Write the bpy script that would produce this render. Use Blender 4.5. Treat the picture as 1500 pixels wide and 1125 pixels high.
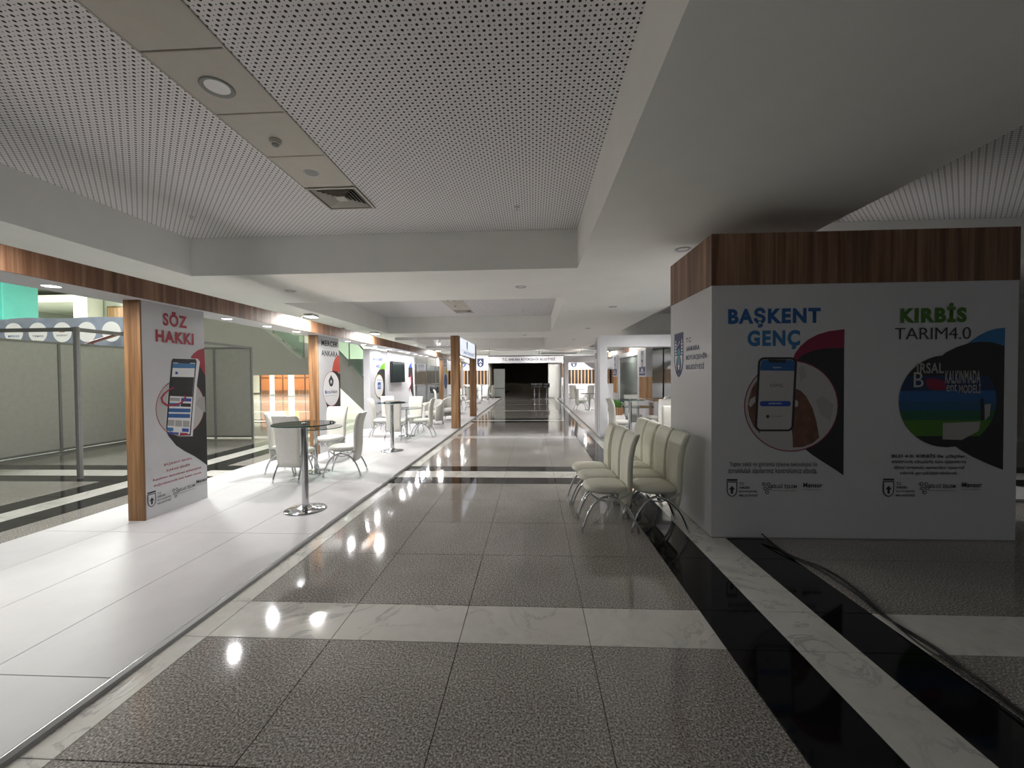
import bpy, math, random
from mathutils import Matrix, Vector
random.seed(7)
for o in list(bpy.data.objects): bpy.data.objects.remove(o)
SC = bpy.context.scene
COL = SC.collection
# ------------------------------------------------------------------ camera
F = 600.0; H0 = 1.6
RM = ((0.99870268, 0.05028356, -0.00803288), (-0.00702831, -0.02012304, -0.99977281), (-0.05043379, 0.99853224, -0.01974352))
cam = bpy.data.cameras.new('camera'); co = bpy.data.objects.new('camera', cam); COL.objects.link(co)
cam.sensor_width = 36; cam.lens = F/1500*36; cam.clip_end = 200; cam.clip_start = 0.05
r0, r1, r2 = (Vector(r) for r in RM)
m3 = Matrix((r0, -r1, -r2)).transposed().to_4x4(); m3.translation = (0, 0, H0)
co.matrix_world = m3
SC.camera = co
# ------------------------------------------------------------------ world, exposure
W = bpy.data.worlds.new('world'); SC.world = W; W.use_nodes = True
W.node_tree.nodes['Background'].inputs[0].default_value = (0.86, 0.88, 0.9, 1)
W.node_tree.nodes['Background'].inputs[1].default_value = 0.15
SC.view_settings.view_transform = 'Standard'; SC.view_settings.look = 'None'
SC.view_settings.gamma = 1; SC.view_settings.use_curve_mapping = False
SC.view_settings.exposure = 0.3
L_DOWN = 12.0      # soffit downlights, W
L_FLOOD = 78.0    # flood lamps on the fascia, W
L_LOBBY = 1700.0   # big panels in the tall lobby

def at(u, v, x=None, y=None, z=None):
    """point of the place seen at photo pixel (u, v) on the plane x=, y= or z="""
    a = (u-750)/F; b = (v-562.5)/F
    d = r0*a + r1*b + r2
    if z is not None: t = (z-H0)/d.z
    elif y is not None: t = y/d.y
    else: t = x/d.x
    return Vector((d.x*t, d.y*t, H0+d.z*t))

# ------------------------------------------------------------------ materials
def mat(name, col, rough=.5, metal=0., spec=.5, emit=None, es=0., trans=0., coat=0.):
    m = bpy.data.materials.new(name); m.use_nodes = True
    b = m.node_tree.nodes['Principled BSDF']
    b.inputs['Base Color'].default_value = (*col, 1); b.inputs['Roughness'].default_value = rough
    b.inputs['Metallic'].default_value = metal; b.inputs['Specular IOR Level'].default_value = spec
    b.inputs['Coat Weight'].default_value = coat; b.inputs['Coat Roughness'].default_value = .05
    b.inputs['Transmission Weight'].default_value = trans
    if emit: b.inputs['Emission Color'].default_value = (*emit, 1); b.inputs['Emission Strength'].default_value = es
    return m
def nodes(m): return m.node_tree.nodes, m.node_tree.links, m.node_tree.nodes['Principled BSDF']
def pos_noise(m, scale, vec=(1, 1, 1), detail=4, rough=.6, dist=0.):
    n, l, b = nodes(m)
    g = n.new('ShaderNodeNewGeometry'); mp = n.new('ShaderNodeVectorMath'); mp.operation = 'MULTIPLY'
    mp.inputs[1].default_value = vec; l.new(g.outputs['Position'], mp.inputs[0])
    t = n.new('ShaderNodeTexNoise'); t.inputs['Scale'].default_value = scale; t.inputs['Detail'].default_value = detail
    t.inputs['Roughness'].default_value = rough; t.inputs['Distortion'].default_value = dist
    l.new(mp.outputs[0], t.inputs['Vector']); return t
def ramp(m, src, stops, out=True):
    n, l, b = nodes(m)
    r = n.new('ShaderNodeValToRGB'); e = r.color_ramp.elements
    while len(e) < len(stops): e.new(.5)
    for k, (p, c) in enumerate(stops): e[k].position = p; e[k].color = (*c, 1)
    l.new(src, r.inputs[0])
    if out: l.new(r.outputs[0], b.inputs['Base Color'])
    return r
def mixc(m, a, bb, fac, mode='MIX'):
    n, l, b = nodes(m)
    x = n.new('ShaderNodeMix'); x.data_type = 'RGBA'; x.blend_type = mode
    if isinstance(fac, float): x.inputs[0].default_value = fac
    else: l.new(fac, x.inputs[0])
    l.new(a, x.inputs[6]); l.new(bb, x.inputs[7]); l.new(x.outputs[2], b.inputs['Base Color']); return x
def noisy(name, col, rough, amt=.06, scale=6, **k):
    m = mat(name, col, rough, **k); t = pos_noise(m, scale)
    ramp(m, t.outputs[0], [(.3, tuple(c*(1-amt) for c in col)), (.7, tuple(min(1, c*(1+amt)) for c in col))]); return m

M = {}
M['paint'] = noisy('white_paint', (.70, .70, .67), .7, .03, 3)
M['ceil'] = noisy('ceiling_paint', (.92, .92, .88), .75, .02, 2)
M['coffer_side'] = noisy('coffer_paint', (.82, .82, .77), .75, .02, 2)
M['panel_white'] = noisy('white_laminate', (.64, .64, .66), .38, .015, 8)
M['deck'] = noisy('white_deck_board', (.51, .50, .505), .5, .03, 5, spec=.25)
M['strip'] = noisy('beige_metal_panel', (.56, .53, .47), .5, .03, 9)
M['alu'] = mat('brushed_aluminium', (.62, .62, .62), .28, 1.)
M['alu_grey'] = noisy('grey_profile', (.30, .30, .29), .4, .05, 12, metal=.3)
M['edge_alu'] = mat('dull_aluminium', (.40, .40, .40), .38, 1.)
M['lightened_white'] = noisy('lightened_white_laminate', (.80, .80, .83), .4, .015, 8)  # copy of the white laminate, colour lightened where little light reaches
M['dark_red'] = mat('dark_red_paint', (.12, .035, .03), .4)
M['chrome'] = mat('chrome', (.62, .63, .65), .07, 1.)
M['black'] = mat('black_gloss_plastic', (.012, .012, .014), .2)
M['black_matt'] = mat('black_matt', (.02, .02, .022), .55)
M['darkglass'] = mat('dark_tinted_glass', (.035, .045, .045), .08, spec=.6)
M['greyglass'] = mat('smoked_glass', (.11, .13, .12), .12, spec=.6)
M['part_panel'] = noisy('grey_green_partition', (.54, .54, .50), .45, .05, 10)
M['leather'] = noisy('cream_leather', (.74, .73, .61), .42, .05, 30)
M['leather_white'] = noisy('white_leather', (.68, .67, .62), .42, .04, 30)
M['cable'] = mat('black_rubber_cable', (.02, .02, .02), .45)
M['plastic'] = mat('ivory_plastic', (.60, .58, .50), .4)
M['grille'] = mat('grey_grille', (.30, .31, .29), .6)
M['lens_off'] = mat('unlit_lamp_glass', (.92, .91, .90), .3)
M['lens_dark'] = mat('unlit_lamp_cup', (.12, .13, .13), .25, metal=.4)
M['led'] = mat('led_disc', (1, 1, 1), .5, emit=(1., .97, 1.), es=14)
M['flood_led'] = mat('flood_led', (1, 1, 1), .5, emit=(1., .97, .92), es=30)
M['sign'] = mat('backlit_sign', (.8, .84, .95), .4, emit=(.86, .92, 1.), es=.65)
M['teal'] = noisy('teal_paint', (.035, .24, .19), .6, .05, 2)
M['lobby'] = noisy('pale_green_paint', (.66, .69, .60), .6, .03, 1)
M['stair'] = noisy('stair_render', (.40, .40, .37), .7, .03, 2)
M['warm'] = noisy('warm_wood_panel', (.50, .20, .08), .5, .1, 1)
M['voidwall'] = noisy('dark_brown_wall', (.16, .125, .085), .6, .15, 1)
M['banner'] = noisy('grey_blue_banner', (.21, .24, .30), .45, .15, 2)
M['navy'] = mat('navy_print', (.022, .035, .13), .5)
M['ink'] = mat('dark_ink', (.02, .022, .035), .5)
M['teal_print'] = mat('teal_print', (.06, .30, .40), .5)
M['white_print'] = mat('white_print', (.80, .80, .82), .5)
M['crimson'] = mat('crimson_print', (.36, .012, .035), .5)
M['orange_red'] = mat('orange_red_print', (.50, .05, .025), .5)
M['berry'] = mat('berry_print', (.24, .01, .05), .5)
M['blue'] = mat('blue_print', (.015, .11, .34), .5)
M['blue2'] = mat('sky_blue_print', (.03, .18, .42), .5)
M['royal'] = mat('royal_blue_print', (.02, .07, .38), .5)
M['green'] = mat('green_print', (.06, .19, .012), .5)
M['lime'] = mat('lime_print', (.20, .55, .02), .5)
M['yellow'] = mat('yellow_print', (.65, .50, .02), .5)
M['black_print'] = mat('black_print', (.012, .012, .015), .45)
M['grey_print'] = mat('grey_print', (.40, .39, .38), .5)
M['light_print'] = mat('light_print', (.50, .49, .48), .5)
M['skin_print'] = noisy('brown_hand_print', (.16, .07, .045), .5, .3, 12)
M['soil'] = mat('dark_soil', (.03, .02, .015), .9)
M['leaf'] = noisy('leaf_green', (.08, .26, .03), .5, .3, 30)
M['warm_glow'] = mat('warm_lamp', (1, .8, .5), .5, emit=(1, .62, .30), es=2.2)
M['yellow_glow'] = mat('yellow_exit_panel', (.9, .8, .1), .5, emit=(.9, .85, .15), es=.6)

def gloss(m, r=.06): nodes(m)[2].inputs['Roughness'].default_value = r
m = M['granite'] = mat('grey_granite', (.3, .3, .29), .07, spec=.75)
t = pos_noise(m, 95, detail=3, rough=.75)
ra = ramp(m, t.outputs[0], [(.36, (.07, .062, .055)), (.47, (.25, .235, .215)), (.55, (.43, .405, .375)), (.66, (.80, .77, .72))], False)
t2 = pos_noise(m, 1.3, detail=3); rb = ramp(m, t2.outputs[0], [(.3, (.82, .81, .8)), (.7, (1.05, 1.05, 1.05))], False)
mixc(m, ra.outputs[0], rb.outputs[0], 1., 'MULTIPLY')
m = M['marble'] = mat('white_marble', (.6, .6, .55), .08, spec=.6)
t = pos_noise(m, 1.6, detail=8, rough=.62, dist=1.6)
ra = ramp(m, t.outputs[0], [(.30, (.64, .635, .59)), (.47, (.73, .72, .67)), (.497, (.44, .44, .42)), (.52, (.73, .72, .67)), (.75, (.78, .77, .72))], False)
t2 = pos_noise(m, .9, detail=2); rb = ramp(m, t2.outputs[0], [(.45, (.60, .60, .555)), (.60, (.0, .0, .0))], False)
rr = ramp(m, t2.outputs[0], [(.42, (0, 0, 0)), (.58, (1, 1, 1))], False)
t3 = pos_noise(m, 9, detail=5); rc = ramp(m, t3.outputs[0], [(.3, (.66, .655, .61)), (.7, (.77, .76, .71))], False)
mixc(m, rc.outputs[0], ra.outputs[0], rr.outputs[0])
m = M['blackstone'] = mat('black_granite', (.007, .007, .008), .06, spec=.38)
m = M['grout'] = mat('grout', (.05, .048, .045), .7)

def wood(name, dark, mid, light, rough=.5):
    m = mat(name, mid, rough)
    a = pos_noise(m, 1, (15, 15, .5), 3, .5, .4)
    ra = ramp(m, a.outputs[0], [(.30, dark), (.5, mid), (.72, light)], False)
    b = pos_noise(m, 1, (90, 90, 2.5), 4, .6, .2)
    rb = ramp(m, b.outputs[0], [(.3, (.72, .70, .68)), (.65, (1.1, 1.1, 1.1))], False)
    mixc(m, ra.outputs[0], rb.outputs[0], 1., 'MULTIPLY'); return m
M['walnut'] = wood('walnut_laminate', (.11, .052, .028), (.22, .11, .06), (.36, .21, .13))
M['oak'] = wood('oak_laminate', (.12, .058, .025), (.27, .14, .06), (.46, .27, .13))
M['slat'] = wood('slat_wood', (.45, .22, .10), (.62, .36, .18), (.75, .50, .28))

# perforated plaster board: big and small round holes in a checkerboard
m = M['perf'] = mat('perforated_board', (.66, .645, .64), .8)
n, l, b = nodes(m)
g = n.new('ShaderNodeNewGeometry'); sx = n.new('ShaderNodeSeparateXYZ'); l.new(g.outputs['Position'], sx.inputs[0])
def mth(op, a, bb=None):
    q = n.new('ShaderNodeMath'); q.operation = op
    for k, s in enumerate((a, bb)):
        if s is None: continue
        if isinstance(s, (int, float)): q.inputs[k].default_value = s
        else: l.new(s, q.inputs[k])
    return q.outputs[0]
PP = .0342
ux = mth('DIVIDE', mth('ADD', sx.outputs[0], 50), PP); uy = mth('DIVIDE', mth('ADD', sx.outputs[1], 50), PP)
fx = mth('FLOOR', ux); fy = mth('FLOOR', uy)
dx = mth('SUBTRACT', mth('SUBTRACT', ux, fx), .5); dy = mth('SUBTRACT', mth('SUBTRACT', uy, fy), .5)
dd = mth('SQRT', mth('ADD', mth('MULTIPLY', dx, dx), mth('MULTIPLY', dy, dy)))
par = mth('MODULO', mth('ADD', fx, fy), 2.0)
rad = mth('ADD', mth('MULTIPLY', par, .17), .125)
hole = mth('LESS_THAN', dd, rad)
r_ = n.new('ShaderNodeMix'); r_.data_type = 'RGBA'; l.new(hole, r_.inputs[0])
r_.inputs[6].default_value = (.88, .86, .86, 1); r_.inputs[7].default_value = (.02, .018, .018, 1)
l.new(r_.outputs[2], b.inputs['Base Color'])

# clear / tinted glass for table tops and balustrade
def glass(name, tint, frac, rough=.02):
    m = bpy.data.materials.new(name); m.use_nodes = True; n = m.node_tree.nodes; l = m.node_tree.links
    n.remove(n['Principled BSDF']); out = n['Material Output']
    tr = n.new('ShaderNodeBsdfTransparent'); tr.inputs[0].default_value = (*tint, 1)
    gl = n.new('ShaderNodeBsdfGlossy'); gl.inputs['Roughness'].default_value = rough
    fr = n.new('ShaderNodeFresnel'); fr.inputs[0].default_value = 1.5
    ad = n.new('ShaderNodeMath'); ad.operation = 'ADD'; ad.inputs[1].default_value = frac; ad.use_clamp = True
    mx = n.new('ShaderNodeMixShader'); l.new(fr.outputs[0], ad.inputs[0]); l.new(ad.outputs[0], mx.inputs[0])
    l.new(tr.outputs[0], mx.inputs[1]); l.new(gl.outputs[0], mx.inputs[2]); l.new(mx.outputs[0], out.inputs[0]); return m
M['glass'] = glass('table_glass', (.80, .88, .85), .03)
M['glass_edge'] = mat('green_glass_edge', (.05, .13, .11), .1, spec=.7)
M['bal_glass'] = glass('balustrade_glass', (.80, .90, .84), .06)

# ------------------------------------------------------------------ mesh helpers
class G:
    def __init__(s): s.v = []; s.f = []; s.sm = []
    def add(s, vs, fs, smooth=False):
        k = len(s.v); s.v += [tuple(p) for p in vs]; s.f += [tuple(i+k for i in f) for f in fs]; s.sm += [smooth]*len(fs); return s
    def box(s, x0, x1, y0, y1, z0, z1):
        v = [(x, y, z) for z in (z0, z1) for y in (y0, y1) for x in (x0, x1)]
        return s.add(v, [(0, 2, 3, 1), (4, 5, 7, 6), (0, 1, 5, 4), (2, 6, 7, 3), (0, 4, 6, 2), (1, 3, 7, 5)])
    def rbox(s, x0, x1, y0, y1, z0, z1, r=.01):
        """box with chamfered vertical and horizontal edges"""
        rings = []
        for (zz, ins) in ((z0, r), (z0+r, 0), (z1-r, 0), (z1, r)):
            a, b_, c, d = x0+ins, x1-ins, y0+ins, y1-ins; q = r
            rings.append([(a+q, c, zz), (b_-q, c, zz), (b_, c+q, zz), (b_, d-q, zz), (b_-q, d, zz), (a+q, d, zz), (a, d-q, zz), (a, c+q, zz)])
        return s.loft(rings, True)
    def loft(s, rings, cap=True, smooth=False, closed=True):
        n = len(rings[0]); vs = [p for r in rings for p in r]; fs = []
        for i in range(len(rings)-1):
            for j in range(n if closed else n-1):
                k = (j+1) % n; fs.append((i*n+j, i*n+k, (i+1)*n+k, (i+1)*n+j))
        s.add(vs, fs, smooth)
        if cap:
            b0 = len(s.v)-len(vs)
            s.f += [tuple(b0+j for j in reversed(range(n))), tuple(b0+(len(rings)-1)*n+j for j in range(n))]; s.sm += [False, False]
        return s
    def lathe(s, prof, c=(0, 0, 0), n=24, cap=True, smooth=True):
        return s.loft([[(c[0]+r*math.cos(2*math.pi*k/n), c[1]+r*math.sin(2*math.pi*k/n), c[2]+z) for k in range(n)] for r, z in prof], cap, smooth)
    def tube(s, pts, r, n=8, closed=False):
        pts = [Vector(p) for p in pts]; rings = []; m = len(pts); up = None
        for i, p in enumerate(pts):
            if closed: t = pts[(i+1) % m]-pts[i-1]
            else: t = pts[min(i+1, m-1)]-pts[max(i-1, 0)]
            t.normalize()
            if up is None:
                up = Vector((0, 0, 1)) if abs(t.z) < .9 else Vector((1, 0, 0))
            a = t.cross(up)
            if a.length < 1e-4: a = t.cross(Vector((0, 1, 0)))
            a.normalize(); up2 = a.cross(t).normalized(); up = up2
            rr = r[i] if isinstance(r, (list, tuple)) else r
            rings.append([p+a*rr*math.cos(2*math.pi*k/n)+up2*rr*math.sin(2*math.pi*k/n) for k in range(n)])
        if closed: rings.append(rings[0])
        return s.loft(rings, not closed, True)
    def prism(s, poly, d):
        """poly: list of 3-D points in a plane, extruded by vector d"""
        d = Vector(d); a = [Vector(p) for p in poly]; b_ = [p+d for p in a]
        return s.loft([a, b_], True)
    def obj(s, name, m, parent=None, loc=None):
        me = bpy.data.meshes.new(name); me.from_pydata(s.v, [], s.f)
        me.polygons.foreach_set('use_smooth', s.sm)
        me.materials.append(m if not isinstance(m, str) else M[m]); me.update()
        import bmesh
        bm = bmesh.new(); bm.from_mesh(me); bmesh.ops.recalc_face_normals(bm, faces=bm.faces); bm.to_mesh(me); bm.free()
        o = bpy.data.objects.new(name, me); COL.objects.link(o)
        if parent: o.parent = parent
        if loc: o.location = loc
        return o
def bx(*a): return G().box(*a)
def tag(o, label, cat, group=None, kind=None):
    if label: o['label'] = label
    if cat: o['category'] = cat
    if group: o['group'] = group
    if kind: o['kind'] = kind
    return o
def thing(name, label, cat, loc=(0, 0, 0), rz=0, group=None):
    o = bpy.data.objects.new(name, None); COL.objects.link(o); o.location = loc; o.rotation_euler = (0, 0, rz)
    o.empty_display_size = .1
    return tag(o, label, cat, group)
def struct(name, g, m, label, cat='structure', parent=None):
    o = g.obj(name, m, parent); o['kind'] = 'structure'; o['label'] = label; o['category'] = cat; return o
def share(name, me, parent, loc):
    o = bpy.data.objects.new(name, me); COL.objects.link(o); o.parent = parent; o.location = loc; return o
def dup(root, loc, rz, label, group=None):
    r = root.copy(); COL.objects.link(r); r.location = loc; r.rotation_euler = (0, 0, rz); r['label'] = label
    if group: r['group'] = group
    for ch in list(root.children):
        c = ch.copy(); COL.objects.link(c); c.parent = r
        for g in list(ch.children):
            d = g.copy(); COL.objects.link(d); d.parent = c
    return r
def area(name, loc, direction, size, power, col=(1, 1, 1), parent=None, shape='DISK', size_y=None, spread=None):
    L = bpy.data.lights.new(name, 'AREA'); L.shape = shape; L.size = size; L.energy = power; L.color = col
    if size_y: L.size_y = size_y
    if spread: L.spread = spread
    o = bpy.data.objects.new(name, L); COL.objects.link(o)
    o.rotation_euler = Vector(direction).to_track_quat('-Z', 'Y').to_euler(); o.location = loc
    if parent: o.parent = parent
    return o

# ------------------------------------------------------------------ flat print (posters, lettering) on a panel face
class Face:
    """a plane x=c or y=c; dirn is the sign of the outward normal; parts are parented to `parent`"""
    def __init__(s, axis, c, dirn, parent):
        s.ax = axis; s.c = c; s.d = dirn; s.k = 0
        if parent is not None and parent.type == 'EMPTY':
            for ch in parent.children:
                if ch.name.split('.')[0] in ('panel_body', 'booth_wall', 'wall_body', 'upper_body', 'header_board', 'upper_board', 'sign_case', 'upright', 'banner_cloth'): parent = ch; break
        s.p = parent; s.o = Vector(parent.location)+(Vector(parent.parent.location) if parent.parent else Vector())
    def ab(s, u, v):
        p = at(u, v, **{s.ax: s.c}); return ((p.y if s.ax == 'x' else p.x), p.z)
    def pt(s, a, b_, off):
        o = s.o
        w = Vector((s.c+s.d*off, a, b_)) if s.ax == 'x' else Vector((a, s.c+s.d*off, b_))
        return w-o
    def poly(s, pts, m, name='printed_shape', px=True, smooth=False, lay=None):
        s.k += 1; off = .0010+.00008*(s.k if lay is None else lay)
        q = [s.ab(*p) for p in pts] if px else list(pts)
        if smooth:
            out = []; n = len(q)
            for i in range(n):
                p0, p1, p2, p3 = q[i-1], q[i], q[(i+1) % n], q[(i+2) % n]
                for t in (0, .25, .5, .75):
                    out.append(tuple(.5*((2*p1[j])+(-p0[j]+p2[j])*t+(2*p0[j]-5*p1[j]+4*p2[j]-p3[j])*t*t+(-p0[j]+3*p1[j]-3*p2[j]+p3[j])*t**3) for j in (0, 1)))
            q = out
        g = G(); g.v = [tuple(s.pt(a, b_, off)) for a, b_ in q]; g.f = [tuple(range(len(q)))]; g.sm = [False]
        return g.obj(name, m, s.p)
    def circle(s, c, r, m, name='printed_disc', n=40, clip=None, px=True, lay=None):
        a, b_ = s.ab(*c) if px else c
        q = [(a+r*math.cos(2*math.pi*k/n), b_+r*math.sin(2*math.pi*k/n)) for k in range(n)]
        if clip is not None: q = [(min(x, clip), z) for x, z in q]
        return s.poly(q, m, name, False, lay=lay)
    def text(s, body, lb, rt, m, bold=.0, name='lettering', px=True, keep=False, lay=None):
        """fit the text into the box from left-bottom lb to right-top rt"""
        s.k += 1; off = .0010+.00008*(s.k if lay is None else lay)
        cu = bpy.data.curves.new('t', 'FONT'); cu.body = body; cu.offset = bold*.8; cu.resolution_u = 4; cu.space_character = 1+bold*3
        to = bpy.data.objects.new('t', cu); COL.objects.link(to)
        dg = bpy.context.evaluated_depsgraph_get(); dg.update()
        me = bpy.data.meshes.new_from_object(to.evaluated_get(dg)); bpy.data.objects.remove(to)
        a0, b0 = s.ab(*lb) if px else lb; a1, b1 = s.ab(*rt) if px else rt
        xs = [v.co.x for v in me.vertices]; ys = [v.co.y for v in me.vertices]
        x0, x1, y0, y1 = min(xs), max(xs), min(ys), max(ys)
        for v in me.vertices:
            a = a0+(a1-a0)*(v.co.x-x0)/(x1-x0); b_ = b0+(b1-b0)*(v.co.y-y0)/(y1-y0)
            v.co = s.pt(a, b_, off)
        me.materials.clear(); me.materials.append(M[m])
        o = bpy.data.objects.new(name, me); COL.objects.link(o); o.parent = s.p; return o
    def crest(s, c, w, h, small=False, px=True):
        """the city shield: navy outline, white towers and arcade, teal dome, teal drop and star"""
        a, b_ = s.ab(*c) if px else c
        sg = 1 if (s.ax == 'y' or s.d > 0) else -1
        if s.ax == 'y' and s.d > 0: sg = -1
        def R(pts): return [(a+sg*x*w, b_+y*h) for x, y in pts]
        out = [(-.5, .5), (.5, .5), (.5, -.12), (.42, -.3), (.25, -.43), (0, -.5), (-.25, -.43), (-.42, -.3), (-.5, -.12)]
        s.poly(R(out), 'ink' if small == 'ink' else 'navy', 'shield', False)
        if small == 'ink':
            s.poly(R([(x*.82, y*.88) for x, y in out]), 'panel_white', 'shield_field', False)
            s.poly(R([(-.3, -.02), (0, .22), (.3, -.02), (.13, -.02), (.1, -.3), (-.1, -.3), (-.13, -.02)]), 'ink', 'shield_mark', False)
            s.poly(R([(-.5, .55), (.5, .55), (.5, .66), (-.5, .66)]), 'ink', 'shield_mark', False); return
        if small:
            s.poly(R([(-.28, .02), (0, .36), (.28, .02), (.12, .02), (0, .18), (-.12, .02)]), 'white_print', 'shield_mark', False)
            s.poly(R([(0, -.02), (.2, -.22), (0, -.40), (-.2, -.22)]), 'white_print', 'shield_mark', False); return
        for sx_ in (-1, 1):
            for j in range(4):
                s.poly(R([(sx_*.27, .02+j*.07), (sx_*.40, .02+j*.07), (sx_*.40, .07+j*.07), (sx_*.27, .07+j*.07)]), 'white_print', 'tower_mark', False)
            s.poly(R([(sx_*.335, .38), (sx_*.39, .30), (sx_*.28, .30)]), 'white_print', 'tower_mark', False)
        s.poly(R([(-.40, 0), (.40, 0), (.40, -.14), (.30, -.30), (0, -.44), (-.30, -.30), (-.40, -.14)]), 'white_print', 'shield_field', False)
        s.poly(R([(.0+.2*math.cos(t*.314), .02+.14*math.sin(t*.314)) for t in range(11)]), 'teal_print', 'dome', False)
        s.poly(R([(.27*math.cos(t*.314), -.2+.22*math.sin(t*.314)) for t in range(20)]), 'navy', 'drop', False)
        s.poly(R([(.17*math.cos(t*.314), -.13+.14*math.sin(t*.314)) for t in range(20)]), 'teal_print', 'drop', False)
        s.poly(R([((.13 if t % 2 == 0 else .055)*math.sin(t*.6283), -.26+(.09 if t % 2 == 0 else .04)*math.cos(t*.6283)) for t in range(10)]), 'white_print', 'star', False)
        for j in range(3): s.poly(R([(-.2+j*.13, .20+j*.04), (-.13+j*.13, .20+j*.04), (-.165+j*.13, .27+j*.04)]), 'white_print', 'arcade_mark', False)

def logos(f, pts, S):
    """the row of three small marks at a poster's foot; pts: three (u, v) left-bottom corners, S: (px per unit)"""
    (u1, v1), (u2, v2), (u3, v3) = pts
    def off(u, v, a, b_):
        x, z = f.ab(u, v); return (x+a, z+b_)
    x, z = off(u1, v1, .05, .07); f.crest((x, z), .10, .15, 'ink', px=False)
    for j, t_ in enumerate(('BELEDİYESİ', 'BÜYÜKŞEHİR', 'ANKARA', 'T.C.')):
        wd = (.17, .17, .10, .05)[j]; f.text(t_, off(u1, v1, .12, .0+.037*j), off(u1, v1, .12+wd, .026+.037*j), 'ink', .02, px=False)
    x, z = off(u2, v2, .045, .07)
    for dx_, dz_ in ((-.022, .03), (.022, .03), (-.01, -.012), (.03, -.01), (.008, -.05)):
        f.circle((x+dx_, z+dz_), .017, 'ink', 'link_mark', 14, px=False); f.circle((x+dx_, z+dz_), .010, 'panel_white', 'link_mark', 14, px=False)
    f.text('BİLGİ İŞLEM', off(u2, v2, .09, .055), off(u2, v2, .33, .105), 'ink', .02, px=False)
    f.poly([off(u2, v2, .09, .035), off(u2, v2, .33, .035), off(u2, v2, .33, .043), off(u2, v2, .09, .043)], 'grey_print', 'fine_print', False)
    f.text('Mansur', off(u3, v3, 0, .06), off(u3, v3, .18, .105), 'ink', .03, px=False)
    f.poly([off(u3, v3, .0, .035), off(u3, v3, .16, .035), off(u3, v3, .16, .042), off(u3, v3, .0, .042)], 'grey_print', 'fine_print', False)

# =================================================================== FLOOR
floor = struct('floor', bx(-42, 13, -4, 50, -.10, -.012), 'grout', 'polished stone floor of grey granite squares with white marble and black granite bands', 'floor')
def tile_mesh(name, w, d, m, cache={}):
    k = (round(w, 3), round(d, 3), m)
    if k not in cache:
        g = G(); e = .0018; x, y, q = w/2-e, d/2-e, .0015
        g.loft([[(-x, -y, -.012), (x, -y, -.012), (x, y, -.012), (-x, y, -.012)], [(-x, -y, -q), (x, -y, -q), (x, y, -q), (-x, y, -q)],
                [(-x+q, -y+q, 0), (x-q, -y+q, 0), (x-q, y-q, 0), (-x+q, y-q, 0)]], True)
        o = g.obj(name, m); k2 = o.data; bpy.data.objects.remove(o); cache[k] = k2
    return cache[k]
rows = []
P0 = 8.05
for kk in range(-1, 6):
    b0 = 2.41+P0*kk
    rows.append((b0, b0+.40, 'M'))
    for j in range(4): rows.append((b0+.40+.8075*j, b0+.40+.8075*(j+1), 'G'))
    rows += [(b0+3.63, b0+4.0, 'B'), (b0+4.0, b0+4.42, 'M'), (b0+4.42, b0+4.79, 'B')]
    for j in range(4): rows.append((b0+4.79+.815*j, b0+4.79+.815*(j+1), 'G'))
cols = [(-2.40, -2.03, 'm')]+[(-2.03+.7875*j, -2.03+.7875*(j+1), 'g') for j in range(4)]+[(1.12, 1.52, 'b'), (1.52, 1.875, 'm'), (1.875, 2.24, 'b')]
cols += [(2.24+.79*j, 2.24+.79*(j+1), 'g') for j in range(11)]
cols += [(-5.60, -5.05, 'g'), (-6.0, -5.60, 'b'), (-6.37, -6.0, 'm'), (-6.77, -6.37, 'b')]
cols += [(-6.77-.8*(j+1), -6.77-.8*j, 'g') for j in range(43)]
cnt = {}; far = {'granite': G(), 'marble': G(), 'blackstone': G()}
for (y0, y1, rt) in rows:
    if y1 < -2.5 or y0 > 47: continue
    for (x0, x1, ct) in cols:
        if -5.06 > x0 and x1 <= -5.05 and y1 < 2.5: continue
        if ct in 'bm': mm = {'b': 'blackstone', 'm': 'marble'}[ct]
        else: mm = {'G': 'granite', 'M': 'marble', 'B': 'blackstone'}[rt]
        if ct == 'm' and x0 < -2 and rt == 'B' and x0 > -3: mm = 'blackstone'
        if x0 < -12 and mm == 'granite' and False: continue
        near = (0.7 < y0 < 15.3 and -2.5 < x0 < 2.2) or (y0 > .7 and y1 < 4.1 and 2.2 < x0 < 5.3) or (3.5 < y0 < 10.4 and -11 < x0 < -5)
        nm = {'granite': 'granite_tile', 'marble': 'marble_tile', 'blackstone': 'black_tile'}[mm]
        if near and cnt.get(nm, 0) < 296:
            cnt[nm] = cnt.get(nm, 0)+1
            share(nm, tile_mesh(nm, x1-x0, y1-y0, mm), floor, ((x0+x1)/2, (y0+y1)/2, 0))
        else:
            e = .002
            far[mm].add([(x0+e, y0+e, 0), (x1-e, y0+e, 0), (x1-e, y1-e, 0), (x0+e, y1-e, 0)], [(0, 1, 2, 3)])
for k, nm in (('granite', 'granite_paving'), ('marble', 'marble_paving'), ('blackstone', 'black_paving')):
    o = far[k].obj(nm, k, floor); o['kind'] = 'stuff'

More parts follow.
